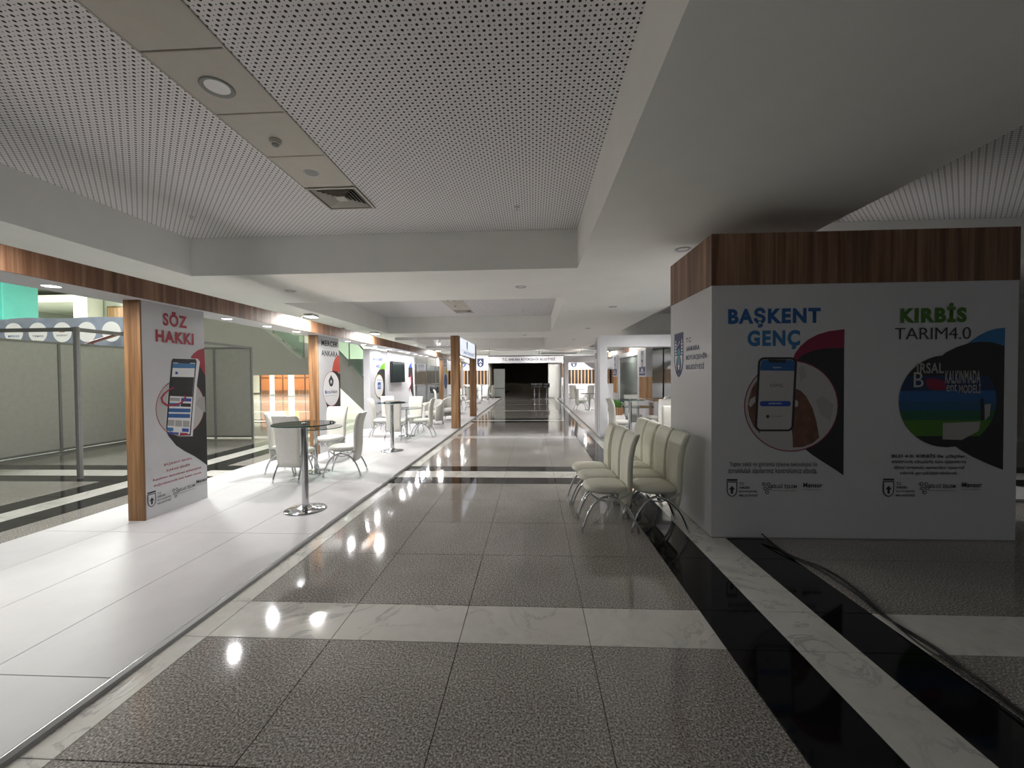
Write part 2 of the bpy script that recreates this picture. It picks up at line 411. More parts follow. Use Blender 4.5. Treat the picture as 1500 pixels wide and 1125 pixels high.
# =================================================================== CEILING AND WALLS
ZC, ZT = 3.2, 3.78
cof_y = [(-.6, 6.18), (8.56, 14.9), (17.25, 23.6), (25.95, 30.5)]
ceil = G()
xL0, xL1, xR0, xR1, xE = -6.6, -5.33, .68, 3.19, 9.2
for (a, b_) in ((xL0, xL1), (xR0, xR1), (xE, 11.0)): ceil.box(a, b_, -3, 30.5, ZC, ZT+.12)
gaps = [(-3, -.6)]+[(cof_y[i][1], cof_y[i+1][0]) for i in range(3)]
for (a, b_) in gaps:
    ceil.box(xL1, xR0, a, b_, ZC, ZT+.12); ceil.box(xR1, xE, a, b_, ZC, ZT+.12)
ceil.box(-6.6, 11, -3, 30.5, ZT+.12, ZT+.2)
ceiling = struct('ceiling', ceil, 'ceil', 'low white plaster ceiling with deep rectangular coffers', 'ceiling')
def perf(x0, x1, y0, y1, nx, ny):
    for i in range(nx):
        for j in range(ny):
            w = (x1-x0)/nx; h = (y1-y0)/ny
            o = bx(-w/2+.0008, w/2-.0008, -h/2+.0008, h/2-.0008, 0, .02).obj('perforated_panel', 'perf', ceiling, ((x0+(i+.5)*w), (y0+(j+.5)*h), ZT))
def coffer(k, xa, xb, sx0, sx1, full=True):
    y0, y1 = cof_y[k]
    bx(xa-.003, xb+.003, y0-.003, y1+.003, ZT+.03, ZT+.1).obj('coffer_back', 'black_matt', ceiling)
    ys, ye = y0, min(y1, y1-.96)
    perf(xa, sx0, y0, y1, 2, 3); perf(sx1, xb, y0, y1, 2, 3)
    perf(sx0, sx1, ye, y1, 1, 1)
    yy = ye-.62
    while yy > y0+.02:
        ya = max(y0, yy-.655)
        g = G(); g.rbox(sx0+.012, sx1-.012, ya+.006, yy-.006, ZT-.012, ZT+.012, .004); g.obj('service_panel', 'strip', ceiling); yy -= .655
    for xs in (sx0, sx1-.012): bx(xs, xs+.012, y0, ye, ZT-.014, ZT+.02).obj('panel_edge_strip', 'strip', ceiling)
    return ye
for k in range(4): coffer(k, xL1, xR0, -2.6, -2.0)
for k in range(3): coffer(k, xR1, xE, 5.9, 6.5)
# lobby shell
struct('wall_left', bx(-40.3, -40, -4, 48, 0, 8.2), 'lobby', 'far pale green wall of the tall lobby', 'wall')
struct('wall_far_lobby', bx(-40, -6.6, 43, 43.3, 0, 8.2), 'lobby', 'pale green end wall of the tall lobby behind the stair', 'wall')
struct('wall_above_lobby_edge', bx(-6.72, -6.6, -3, 43, 3.2, 8.2), 'lobby', 'upper wall over the low ceiling facing the tall lobby', 'wall')
struct('ceiling_lobby', bx(-40, -6.6, -4, 43, 8.0, 8.2), 'lobby', 'high pale lobby ceiling', 'ceiling')
struct('wall_right', bx(11, 11.2, -3, 31, 0, 3.4), 'paint', 'plain grey wall at the far right behind the dark booth', 'wall')
g = bx(1.85, 11, 30.6, 30.8, 0, 3.9); g.box(-6.6, -3.2, 30.6, 30.8, 0, 3.9); g.box(-3.2, 1.85, 30.6, 30.8, 2.7, 3.9)
struct('wall_far', g, 'coffer_side', 'far wall around the dark passage at the corridor end', 'wall')
g = bx(-3.3, -3.1, 30.8, 46, 0, 3.2); g.box(3, 3.2, 30.8, 46, 0, 3.2); g.box(-3.3, 3.2, 46, 46.2, 0, 3.2); g.box(-3.3, 3.2, 30.8, 46.2, 3.2, 3.4)
struct('wall_passage', g, 'voidwall', 'unlit dark brown passage beyond the corridor end', 'wall')
struct('wall_passage_pier', bx(1.14, 1.85, 29.6, 30.6, 0, 2.9), 'coffer_side', 'pale grey green pier right of the dark passage', 'wall')
g = bx(-3.0, -2.15, 31.5, 31.7, 0, .62); g.box(-3.0, -2.15, 31.5, 31.7, .66, 2.15)
struct('wall_passage_stub', g, 'grille', 'grey green cabinet wall standing left in the dark passage', 'wall')
struct('baseboard_right', bx(10.97, 11.0, -3, 30, 0, .12), 'coffer_side', 'pale skirting along the far right wall', 'skirting')

# =================================================================== CEILING FITTINGS
def downlight_off(name, label, x, y, z, r, lens, group=None):
    t = thing(name, label, 'ceiling light', (x, y, z), 0, group)
    G().lathe([(r*.72, -.002), (r*.95, -.012), (r, -.006), (r, .0)], n=28, cap=False).obj('trim_ring', 'grille' if lens == 'lens_off' else 'panel_white', t)
    G().lathe([(.001, -.006), (r*.5, -.005), (r*.74, -.002)] if lens == 'lens_off' else [(.001, .03), (r*.5, .028), (r*.74, -.002), (r*.7, -.002), (r*.45, .02), (.001, .022)], n=28, cap=False).obj('lens', lens, t)
    return t
def devices(k, big=True):
    dy_ = cof_y[k][1]-6.18; w = ('nearest', 'second', 'third', 'fourth')[k]
    downlight_off('ceiling_lamp', f'round unlit white lamp in the beige strip of the {w} coffer', -2.33, 2.98+dy_, ZT-.012, .115, 'lens_off')
    t = thing('smoke_detector', f'ivory domed smoke detector on the beige strip of the {w} coffer', 'detector', (-2.33, 3.67+dy_, ZT-.012))
    G().lathe([(.052, 0), (.055, -.012), (.05, -.02)], n=24).obj('base', 'plastic', t)
    G().lathe([(.043, -.02), (.046, -.03), (.040, -.036)], n=24).obj('vented_ring', 'plastic', t)
    G().lathe([(.030, -.036), (.032, -.046), (.02, -.056), (.008, -.06)], n=24).obj('sensor_cap', 'grille', t)
    t = thing('ceiling_speaker', f'small round grey ceiling speaker in the strip of the {w} coffer', 'speaker', (-2.33, 4.28+dy_, ZT-.012))
    G().lathe([(.062, -.002), (.075, -.01), (.08, 0)], n=28, cap=False).obj('rim', 'panel_white', t)
    G().lathe([(.001, -.008), (.04, -.007), (.063, -.003)], n=28, cap=False).obj('grille_disc', 'grille', t)
    y0, y1 = 4.60+dy_, 5.22+dy_
    t = thing('air_vent', f'square white louvred air diffuser at the end of the strip in the {w} coffer', 'air vent', (-2.3, (y0+y1)/2, ZT-.01))
    g = G(); s = .30
    for a, b_, c, d in ((-s, s, -s, -s+.03), (-s, s, s-.03, s), (-s, -s+.03, -s+.03, s-.03), (s-.03, s, -s+.03, s-.03)): g.box(a, b_, c, d, -.012, .004)
    g.obj('frame', 'strip', t)
    bx(-.27, .27, -.27, .27, .03, .035).obj('duct_opening', 'black_matt', t)
    for j in range(5):
        h = .25-.04*j; g = G()
        for q in range(4):
            a0 = q*math.pi/2; c, s_ = math.cos(a0), math.sin(a0)
            def rot(x, y, z): return (x*c-y*s_, x*s_+y*c, z)
            g.add([rot(-h, h, -.008), rot(h, h, -.008), rot(h-.034, h-.034, .022), rot(-h+.034, h-.034, .022),
                   rot(-h, h, -.005), rot(h, h, -.005), rot(h-.034, h-.034, .025), rot(-h+.034, h-.034, .025)],
                  [(0, 1, 2, 3), (4, 7, 6, 5), (3, 2, 6, 7), (0, 4, 5, 1)])
        g.obj('louvre', 'strip', t)
    bx(-.06, .06, -.06, .06, -.008, .0).obj('centre_plate', 'strip', t)
for k in range(3): devices(k)
for x, y, lb in ((1.93, 5.37, 'unlit recessed downlight in the low ceiling beside the dark booth top'), (-.20, 7.39, 'unlit recessed downlight in the ceiling band between the two nearest coffers'),
              (-4.44, 7.36, 'unlit recessed downlight above the walnut fascia on the left'), (1.885, 9.7, 'second unlit downlight along the right low ceiling'),
              (1.889, 14.1, 'third unlit downlight along the right low ceiling'), (1.82, 18.3, 'fourth unlit downlight along the right low ceiling'), (-.29, 16.1, 'unlit downlight in the second ceiling band, above the centre line'),
              (1.85, 22.6, 'farthest unlit downlight along the right low ceiling')):
    downlight_off('recessed_downlight', lb, x, y, ZC-.001, .10, 'lens_dark')
for x, y, lb in ((-4.57, 5.33, 'sprinkler head at the left corner of the nearest coffer'), (-.19, 5.33, 'sprinkler head near the right end of the nearest coffer'),
                 (-4.5, 13.5, 'sprinkler head left in the second coffer'), (-.3, 13.5, 'sprinkler head right in the second coffer')):
    t = thing('sprinkler_head', lb, 'sprinkler', (x, y, ZT))
    G().lathe([(.03, 0), (.03, -.006), (.012, -.01), (.008, -.03)], n=14).obj('escutcheon', 'alu', t)
    G().lathe([(.004, -.03), (.022, -.036), (.022, -.039), (.002, -.04)], n=14).obj('deflector', 'alu', t)

# =================================================================== RAISED DECKS
def deck(name, label, x0, x1, y0, y1, nx, ylen, z=.04, trim=-1, yoff=0.):
    t = thing(name, label, 'platform', ((x0+x1)/2, (y0+y1)/2, 0)); L = t.location
    bx(x0-L.x+.01, x1-L.x-.01, y0-L.y, y1-L.y, 0, z-.018).obj('base_frame', 'alu_grey', t)
    w = (x1-x0)/nx; y = y0+yoff
    if yoff > 0: y -= ylen
    while y < y1-.01:
        a, b_ = max(y, y0), min(y+ylen, y1)
        for i in range(nx):
            g = G(); g.rbox(x0+i*w-L.x+.0018, x0+(i+1)*w-L.x-.0018, a-L.y+.0018, b_-L.y-.0018, z-.018, z, .0015); g.obj('deck_board', 'deck', t)
        y += ylen
    xe = (x1 if trim > 0 else x0)-L.x; s = trim
    g = G(); g.prism([(xe, y0-L.y, z-.001), (xe+s*.006, y0-L.y, z-.001), (xe+s*.016, y0-L.y, .02), (xe+s*.022, y0-L.y, 0), (xe, y0-L.y, 0)], (0, y1-y0, 0))
    g.obj('edge_ramp_strip', 'edge_alu', t); return t
deck('exhibition_deck', 'raised white laminate deck with aluminium edge along the left side of the corridor', -5.08, -2.21, -1.9, 28.7, 4, 1.95, trim=1)
deck('exhibition_deck', 'raised white laminate deck with aluminium edge behind the dark booth on the right', 1.71, 6.6, 5.30, 28.7, 6, 1.95, trim=-1)

# =================================================================== LEFT STAND: fascia, soffit, lamps
ZS = 2.46
t = thing('overhead_canopy', 'long white canopy with walnut fascia running over the left stands', 'canopy', (-4.4, 13, ZS)); L = t.location
bx(-4.66-L.x, -4.165-L.x, -1-L.y, 28.7-L.y, 0, .03).obj('soffit_board', 'panel_white', t)
bx(-4.66-L.x, -4.63-L.x, -1-L.y, 28.7-L.y, .03, .21).obj('rear_board', 'panel_white', t)
bx(-4.66-L.x, -4.165-L.x, -1-L.y, 28.7-L.y, .19, .20).obj('top_board', 'panel_white', t)
yy = -1.
while yy < 28.6:
    bx(-4.165-L.x, -4.147-L.x, yy-L.y+.001, min(yy+2.44, 28.7)-L.y-.001, -.002, .205).obj('fascia_board', 'walnut', t); yy += 2.44
canopyL = t
def led(x, y, label, group, parent=None, z=ZS, power=None):
    t = thing('led_downlight', label, 'light', (x, y, z), 0, group)
    G().lathe([(.062, 0), (.066, -.004), (.07, 0)], n=20, cap=False).obj('trim_ring', 'panel_white', t)
    G().lathe([(.001, -.003), (.063, -.002)], n=20, cap=False).obj('lit_disc', 'led', t)
    area('downlight_beam', (0, 0, -.012), (0, 0, -1), .10, L_DOWN if power is None else power, (1, .98, 1.), t)
ordn = ['nearest', 'second', 'third', 'fourth', 'fifth', 'sixth', 'seventh', 'eighth', 'ninth', 'tenth', 'eleventh', 'twelfth', 'thirteenth', 'fourteenth', 'fifteenth', 'sixteenth', 'seventeenth']
for k, y in enumerate([1.4, 3.57, 5.74, 6.64, 7.49, 9.63, 10.7, 11.5, 12.68, 13.77, 14.61, 15.55, 16.35, 17.22, 19.2, 21.4, 24.5]):
    led(-4.42 if y < 10 else -4.49, y, f'lit round LED downlight in the left canopy soffit, {ordn[k]} from the viewer', 'LED downlights in the left canopy soffit', power=(5 if y < 2 else None))
def flood(x, y, z, sx_, label, group, power=None):
    t = thing('flood_lamp', label, 'light', (x, y, z), 0, group)
    # arm from the fascia top, head tilted back to the fascia
    G().tube([(sx_*.19, 0, -.03), (sx_*.17, 0, .03), (sx_*.08, 0, .035)], .008, 8).obj('arm', 'alu_grey', t)
    g = G(); g.rbox(-.09, .09, -.11, .11, .0, .035, .008); g.obj('housing', 'alu', t)
    for q in range(6): bx(-.085+q*.03, -.078+q*.03, -.1, .1, .034, .048).obj('cooling_fin', 'alu_grey', t)
    bx(-.075, .075, -.095, .095, -.004, .001).obj('lit_window', 'flood_led', t)
    area('flood_beam', (0, 0, -.012), (sx_*.25, 0, -1), .15, L_FLOOD if power is None else power, (1, .97, .93), t, 'RECTANGLE', .19)
for k, y in enumerate([2.55, 7.2, 10.2, 17.2, 22.5, 26.4]):
    flood(-3.97, y, 2.69, -1, f'lit flood lamp on an arm over the left walnut fascia, {ordn[k]} from the viewer', 'flood lamps over the left fascia', 38 if y < 3 else None)

# --------------------------------------------------- posts with poster panels
def panel_post(name, label, y0, y1, xl, xr, z1=ZS, base=.04, body='panel_white'):
    t = thing(name, label, 'display panel', ((xl+xr)/2, y0, base)); L = t.location
    g = G(); g.box(xl-L.x, xr-L.x, .022, y1-y0, 0, z1-base); g.obj('panel_body', body, t)
    g = G(); g.box(xl-L.x, xr-L.x, 0, .021, 0, z1-base); g.obj('oak_end_board', 'oak', t)
    return t
A_ = lambda pts, sc, ox, oy: [(ox+x*sc, oy+y*sc) for x, y in pts]

# panel 1: SÖZ HAKKI
t = panel_post('poster_panel', 'white poster panel with oak end board and red SÖZ HAKKI lettering', 4.256, 5.128, -4.45, -4.263)
f = Face('x', -4.263, 1, t); q = lambda pts: A_(pts, .3111, 180, 430)
f.poly([(280+(-18), 0)] if False else q([(318, 301), (332, 283), (352, 267), (383, 257), (388, 390), (362, 372), (352, 330)]), 'crimson', 'red_wedge')
f.poly(q([(355, 330), (388, 388), (398, 810), (372, 790), (335, 765), (290, 742), (250, 715), (215, 672), (200, 640), (300, 500)]), 'black_print', 'black_wedge')
a0, b0 = f.ab(266.2, 596.5)
f.circle((a0, b0), .345, 'crimson', 'red_ring', clip=5.126, px=False); f.circle((a0, b0), .337, 'light_print', 'photo_disc', clip=5.126, px=False)
f.poly(q([(340, 520), (362, 488), (385, 485), (389, 560), (365, 545)]), 'grey_print', 'photo_blur')
f.poly(q([(228, 318), (234, 304), (352, 307), (362, 322), (349, 420), (328, 672), (262, 672), (200, 640), (212, 470)]), 'white_print', 'phone_edge')
f.poly(q([(228, 318), (234, 306), (342, 309), (347, 320), (336, 430), (319, 668), (262, 670), (202, 640), (214, 470)]), 'black_print', 'phone_body')
f.poly(q([(236, 325), (340, 327), (314, 662), (262, 667), (208, 640)]), 'white_print', 'phone_screen')
f.poly(q([(235, 328), (341, 330), (339, 352), (233, 350)]), 'blue2', 'screen_bar')
f.poly(q([(258, 312), (318, 314), (316, 330), (260, 328)]), 'black_print', 'phone_notch')
f.poly(q([(229, 392), (334, 394), (327, 487), (222, 482)]), 'black_print', 'screen_picture')
f.poly(q([(246, 368), (258, 368), (258, 380), (246, 380)]), 'royal', 'screen_mark')
for (x0, y0, x1, y1, c) in ((274, 492, 322, 509, 'royal'), (220, 490, 268, 507, 'grey_print'), (218, 514, 268, 532, 'blue2'), (272, 516, 320, 534, 'black_print'),
                            (216, 540, 318, 560, 'blue'), (213, 565, 316, 586, 'blue'), (211, 594, 242, 624, 'grey_print'), (246, 596, 278, 627, 'grey_print'), (282, 598, 313, 630, 'grey_print'),
                            (207, 630, 237, 648, 'blue2'), (278, 634, 310, 652, 'royal'), (214, 652, 262, 664, 'royal'), (268, 655, 305, 668, 'crimson')):
    f.poly(q([(x0, y0), (x1, y0+2), (x1-1, y1), (x0-1, y1-2)]), c, 'screen_tile')
ring = [(238, 440), (215, 450), (190, 470), (176, 492), (183, 515), (205, 531), (245, 530), (280, 515), (298, 492), (290, 478), (284, 480), (290, 495), (270, 512), (240, 522), (208, 522), (190, 508), (185, 492), (200, 470), (225, 452), (240, 446)]
f.poly(q(ring), 'crimson', 'brush_stroke')
def tx(s, x0, y0, x1, y1, m, bold=0., fn=None): (fn or f).text(s, q([(x0, y0)])[0], q([(x1, y1)])[0], m, bold)
tx('SÖZ', 188, 150, 300, 97, 'crimson', .045)
tx('HAKKI', 153, 226, 332, 190, 'crimson', .058)
tx('BAŞKENT SENİN', 193, 815, 322, 768, 'crimson', .005)
tx('KARAR SENİN', 206, 839, 314, 797, 'crimson', .005)
tx('Katılımcı demokrasi anlayışımız', 141, 889, 368, 812, 'crimson', .012)
tx('doğrultusunda söz hakkı sende', 144, 914, 368, 836, 'crimson', .012)
logos(f, q([(116, 1010), (230, 968), (345, 918)]), 1)

# panel 2: MERCEK ANKARA
t = panel_post('poster_panel', 'white poster panel with oak end board and black MERCEK ANKARA lettering', 8.105, 9.0, -4.54, -4.345)
f = Face('x', -4.345, 1, t); q = lambda pts: A_(pts, .0667*1.066, 460, 480)
q = lambda pts: A_(pts, 1/14.06, 460, 480)
f.poly(q([(370, 900), (385, 790), (405, 700), (440, 620), (480, 580), (527, 562), (535, 925), (450, 905)]), 'orange_red', 'orange_wedge')
q2 = lambda pts: A_(pts, 1/5.11, 460, 480)
f.poly(q2([(132, 330), (150, 322), (172, 328), (196, 350), (199, 615), (115, 640), (100, 600), (88, 560), (150, 450)]), 'black_print', 'black_wedge')
a0, b0 = f.ab(485.2, 569.6)
f.circle((a0+.02, b0), .375, 'crimson', 'red_ring', clip=8.998, px=False); f.circle((a0+.02, b0), .365, 'white_print', 'white_disc', clip=8.99, px=False)
f.text('MERCEK', q([(152, 366)])[0], q([(487, 303)])[0], 'ink', .034); f.text('ANKARA', q([(152, 575)])[0], q([(490, 500)])[0], 'ink', .034)
f.circle((a0, b0+.15), .10, 'ink', 'logo_mark', px=False); f.poly([(a0-.13, b0+.16), (a0, b0+.30), (a0+.13, b0+.16), (a0, b0+.24)], 'ink', 'logo_mark', False)
f.poly([(a0-.04, b0+.10), (a0-.03, b0+.19), (a0+.03, b0+.19), (a0+.04, b0+.10), (a0, b0+.14)], 'white_print', 'logo_mark', False)
f.text('Mercek', (a0-.27, b0-.10), (a0-.02, b0-.02), 'blue', .02, px=False); f.text('Ankara', (a0-.01, b0-.10), (a0+.27, b0-.02), 'ink', .02, px=False)
f.poly([(a0-.26, b0-.15), (a0+.26, b0-.15), (a0+.26, b0-.143), (a0-.26, b0-.143)], 'grey_print', 'rule_line', False)
f.text('ŞEFFAF BAŞKENT', (8.25, .62), (8.75, .66), 'crimson', .0, px=False)
logos(f, [f.ab and (470, 655), (478, 652), (487, 649)], 1)

# white wall with screen
t = thing('display_wall', 'long white display wall carrying the television and two posters', 'display wall', (-5.03, 14.4, .04)); L = t.location
bx(-5.13-L.x, -4.93-L.x, 12.2-L.y, 16.9-L.y, 0, ZS-.04).obj('wall_body', 'panel_white', t)
bx(-4.93-L.x, -4.91-L.x, 13.65-L.y, 16.0-L.y, 0, ZS-.04).obj('screen_backing_board', 'panel_white', t)
f = Face('x', -4.93, 1, t); q = lambda pts: A_(pts, .151, 520, 480)
f.poly(q([(240, 400), (255, 365), (290, 338), (290, 410), (262, 405)]), 'lime', 'green_wedge')
f.poly(q([(215, 440), (240, 405), (270, 402), (290, 408), (292, 755), (262, 715), (235, 690)]), 'black_print', 'black_wedge')
a0, b0 = f.ab(555.5, 565.5)
f.circle((a0, b0), .40, 'black_print', 'dark_ring', px=False); f.circle((a0, b0), .375, 'yellow', 'gold_ring', px=False); f.circle((a0, b0), .355, 'white_print', 'white_disc', px=False)
f.text('BAŞKENT', q([(175, 325)])[0], q([(265, 297)])[0], 'royal', .045); f.text('WİFİ', q([(203, 388)])[0], q([(240, 355)])[0], 'royal', .045)
f.poly([(a0-.13, b0-.1), (a0+.13, b0-.1), (a0+.13, b0+.12), (a0-.13, b0+.12)], 'blue', 'router_mark', False)
f.text('WİFİ', (a0-.10, b0-.05), (a0+.10, b0+.06), 'white_print', .03, px=False)
f.text('Ücretsiz İnternet', (a0-.2, b0+.18), (a0+.2, b0+.24), 'royal', .01, px=False)
logos(f, [(546, 612), (551, 610), (556, 607)], 1)
f2 = Face('x', -4.91, 1, t)
f = Face('x', -4.93, 1, t); f.k = 20
f.poly([(16.05, 1.95), (16.25, 2.1), (16.5, 2.2), (16.55, 1.95)], 'royal', 'blue_wedge', False)
f.poly([(16.02, 1.5), (16.05, 1.95), (16.6, 1.98), (16.75, .9), (16.75, .6), (16.2, 1.2)], 'black_print', 'black_wedge', False)
f.poly([(16.03, 1.3), (16.4, 1.75), (16.55, 1.4), (16.1, 1.0)], 'crimson', 'red_photo_patch', False)
f.poly([(16.02, 1.55), (16.3, 1.6), (16.35, 1.3), (16.04, 1.1)], 'white_print', 'white_photo_patch', False)
f2.text('İZLET', (15.70, 2.10), (15.98, 2.22), 'crimson', .04, px=False)
tv = thing('television', 'black flat television mounted on the white display wall', 'television', (-4.855, 14.55, 1.77)); 
g = G(); g.rbox(-.045, 0.045, -.68, .68, -.37, .37, .008); g.obj('case', 'black', tv)
bx(.0452, .048, -.655, .655, -.345, .35).obj('screen', 'darkglass', tv)
g = bx(-.0549, -.0451, -.2, .2, -.15, .15); g.obj('wall_bracket', 'black_matt', tv)

# far posts of the left stand
t = panel_post('poster_panel', 'far white poster panel with oak end board and yellow and black print', 19.7, 20.6, -4.52, -4.33)
f = Face('x', -4.33, 1, t)
f.poly([(20.2, 1.75), (20.35, 2.0), (20.58, 2.1), (20.58, 1.75)], 'yellow', 'yellow_wedge', False)
f.circle((20.22, 1.35), .37, 'navy', 'navy_disc', px=False); f.circle((20.22, 1.3), .2, 'blue', 'blue_disc', px=False)
f.text('BAŞKENT', (19.78, 2.24), (20.4, 2.32), 'ink', .04, px=False); f.text('MARKET', (19.78, 2.10), (20.4, 2.18), 'ink', .04, px=False)
t = panel_post('poster_panel', 'farthest white poster panel on the left, next to the end wall', 24.6, 25.5, -4.52, -4.33)
# sign posts with light box
for nm, y in (('tall oak post carrying the near end of the lit sign', 12.16), ('tall oak post carrying the far end of the lit sign', 15.77)):
    t = thing('sign_post', nm, 'post', (-2.325, y+.12, .04)); g = G(); g.rbox(-.12, .12, -.12, .12, 0, 2.78, .004); g.obj('shaft', 'oak', t)
    g = G(); g.rbox(-.14, .14, -.14, .14, 0, .006, .002); g.obj('foot_plate', 'alu_grey', t)
t = thing('lit_sign', 'backlit white sign box with blue lettering held between two oak posts', 'sign', (-2.25, 14.0, 2.53)); L = t.location
g = G(); g.rbox(-.06, .045, -1.59, 1.64, -.28, .28, .006); g.obj('sign_case', 'alu_grey', t)
bx(.0455, .050, -1.58, 1.62, -.265, .265).obj('lit_face', 'sign', t)
f = Face('x', -2.20, 1, t)
f.crest((13.75, 2.62), .22, .27, True, px=False)
f.text('T.C.', (12.72, 2.30), (12.98, 2.46), 'crimson', .03, px=False)
f.text('ANKARA BÜYÜKŞEHİR BELEDİYESİ', (13.05, 2.30), (15.45, 2.46), 'royal', .04, px=False)
t = thing('sign_beam', 'white cross beams tying the lit sign posts back to the left canopy', 'beam', (-3.3, 14, 2.75)); 
for y in (-1.72, 1.89): bx(-.85, .86, y-.05, y+.05, -.04, .04).obj('cross_beam', 'panel_white', t)
# small star lights seen over the fascia
for k, (u, v) in enumerate([(644, 504), (665, 504), (655, 507.5), (675, 507.5), (661, 510.5), (680, 510.5), (597, 505), (608, 509), (667, 513)]):
    p = at(u, v, y=22.8 if k not in (6, 7) else 20.5); p.z = min(p.z, 3.7)
    t = thing('star_light', 'tiny lit bulb hanging under the ceiling beyond the left fascia', 'light', p, 0, 'tiny hanging bulbs beyond the left fascia')
    G().lathe([(.004, ZT-p.z), (.004, .035)], n=6, smooth=False).obj('cord', 'alu_grey', t)
    G().lathe([(.01, .04), (.035, .02), (.04, 0), (.03, -.025), (.005, -.036)], n=12).obj('bulb', 'led', t)

# =================================================================== DARK BOOTH ON THE RIGHT
t = thing('corner_booth', 'white closed booth with walnut top band and two posters on its dark front', 'booth', (3.13, 4.068, 0)); L = t.location
X0, X1, Y0, Y1 = 1.734, 4.535, 4.068, 5.24
bx(X0-L.x, X1-L.x, 0, Y1-Y0, .012, 2.456).obj('booth_wall', 'panel_white', t)
bx(X0-L.x+.004, X1-L.x-.004, .004, Y1-Y0-.004, 0, .012).obj('plinth_strip', 'alu_grey', t)
bx(X0-L.x-.004, X1-L.x+.004, -.004, Y1-Y0, 2.457, 2.95).obj('top_band', 'walnut', t)
f = Face('y', Y0, -1, t); q = lambda pts: A_(pts, .2757, 1040, 430)
f.poly(q([(440, 350), (452, 318), (480, 280), (520, 245), (570, 218), (630, 200), (715, 189), (713, 298), (600, 300), (520, 330), (465, 365)]), 'berry', 'red_wedge')
f.poly(q([(462, 352), (500, 322), (550, 302), (610, 291), (713, 289), (709, 966), (660, 932), (600, 895), (540, 855), (488, 812), (560, 600)]), 'black_print', 'black_wedge')
a0, b0 = f.ab(1158.5, 594.9)
f.circle((a0, b0), .440, 'berry', 'red_ring', px=False); f.circle((a0, b0), .430, 'light_print', 'photo_disc', px=False)
f.poly(q([(470, 395), (500, 385), (515, 440), (480, 470)]), 'grey_print', 'photo_blur'); f.poly(q([(560, 570), (600, 545), (655, 590), (640, 680), (585, 640)]), 'grey_print', 'photo_blur')
f.poly(q([(200, 600), (206, 560), (222, 505), (248, 462), (262, 700), (266, 745), (230, 705), (208, 650)]), 'skin_print', 'hand_photo')
f.poly(q([(204, 590), (215, 560), (240, 545), (240, 575), (215, 605)]), 'light_print', 'nail_photo')
f.poly(q([(455, 505), (480, 515), (510, 545), (545, 610), (565, 680), (580, 765), (545, 795), (495, 815), (440, 818), (438, 760), (425, 650), (430, 560)]), 'skin_print', 'hand_photo')
f.poly(q([(437, 580), (450, 560), (468, 575), (466, 600), (445, 604)]), 'light_print', 'nail_photo')
def rr(x0, y0, x1, y1, r, sk=0):
    pts = []
    for cx, cy, a in ((x1-r, y0+r, -90), (x1-r, y1-r, 0), (x0+r, y1-r, 90), (x0+r, y0+r, 180)):
        for k in range(6):
            th = math.radians(a+k*18); pts.append((cx+r*math.cos(th)+(sk*(cy-y0)/(y1-y0)), cy+r*math.sin(th)))
    return pts
f.poly(q(rr(256, 338, 464, 732, 34, -20)), 'black_print', 'phone_body')
f.poly(q(rr(268, 350, 450, 722, 22, -19)), 'light_print', 'phone_screen')
f.poly(q([(269, 372), (275, 356), (290, 351), (430, 352), (446, 360), (449, 372), (447, 411), (266, 409)]), 'blue', 'screen_bar')
f.poly(q([(308, 350), (405, 351), (400, 368), (313, 368)]), 'black_print', 'phone_notch')
f.poly(q(rr(264, 571, 429, 599, 13)), 'royal', 'screen_button')
f.text('Uygulama', q([(334, 398)])[0], q([(378, 388)])[0], 'white_print', .02)
f.text('geleceğe hazırlan', q([(312, 590)])[0], q([(378, 577)])[0], 'white_print', .02)
f.text('GENÇ', q([(318, 500)])[0], q([(390, 480)])[0], 'ink', .0)
f.text('BÜYÜKŞEHİR', q([(318, 657)])[0], q([(384, 648)])[0], 'ink', .0); f.circle(q([(306, 653)])[0], .016, 'ink', 'screen_mark')
def tx2(s, x0, y0, x1, y1, m, bold): f.text(s, q([(x0, y0)])[0], q([(x1, y1)])[0], m, bold)
tx2('BAŞKENT', 96, 183, 588, 70, 'blue', .058)
tx2('GENÇ', 198, 299, 478, 193, 'blue2', .058)
tx2('Yapay zekâ ve görüntü işleme teknolojisi ile', 102, 925, 570, 894, 'ink', .0)
tx2('sorumluluk alanlarımız kontrolümüz altında.', 97, 954, 570, 925, 'ink', .0)
logos(f, q([(88, 1077), (272, 1067), (494, 1062)]), 1)
q = lambda pts: A_(pts, .2755, 1270, 430)
f.poly(q([(540, 262), (590, 225), (640, 200), (690, 186), (732, 182), (729, 300), (640, 280), (560, 300)]), 'blue2', 'blue_wedge')
f.poly(q([(380, 345), (420, 312), (480, 283), (540, 264), (600, 256), (660, 259), (729, 279), (720, 936), (640, 905), (560, 868), (490, 828), (425, 778), (500, 560)]), 'black_print', 'black_wedge')
cx, cz = f.ab(*q([(425, 572)])[0]); R_ = .437
def band(z0, z1, m, nm='photo_band'):
    pts = []
    for k in range(13):
        z = z0+(z1-z0)*k/12; h = math.sqrt(max(0, R_*R_-(z-cz)**2)); pts.append((cx-h, z))
    for k in range(13):
        z = z1+(z0-z1)*k/12; h = math.sqrt(max(0, R_*R_-(z-cz)**2)); pts.append((cx+h, z))
    f.poly(pts, m, nm, False)
mm = mat('dark_blue_print', (.01, .03, .10), .5); M['dkb'] = mm; M['tealb'] = mat('sea_blue_print', (.015, .10, .20), .5); M['grn2'] = mat('deep_green_print', (.012, .12, .045), .5)
for z0, z1, m_ in ((.24, .437, 'black_print'), (.10, .24, 'dkb'), (0, .10, 'blue'), (-.09, 0, 'tealb'), (-.18, -.09, 'grn2'), (-.33, -.18, 'green'), (-.437, -.33, 'black_print')): band(cz+z0, cz+z1, m_)
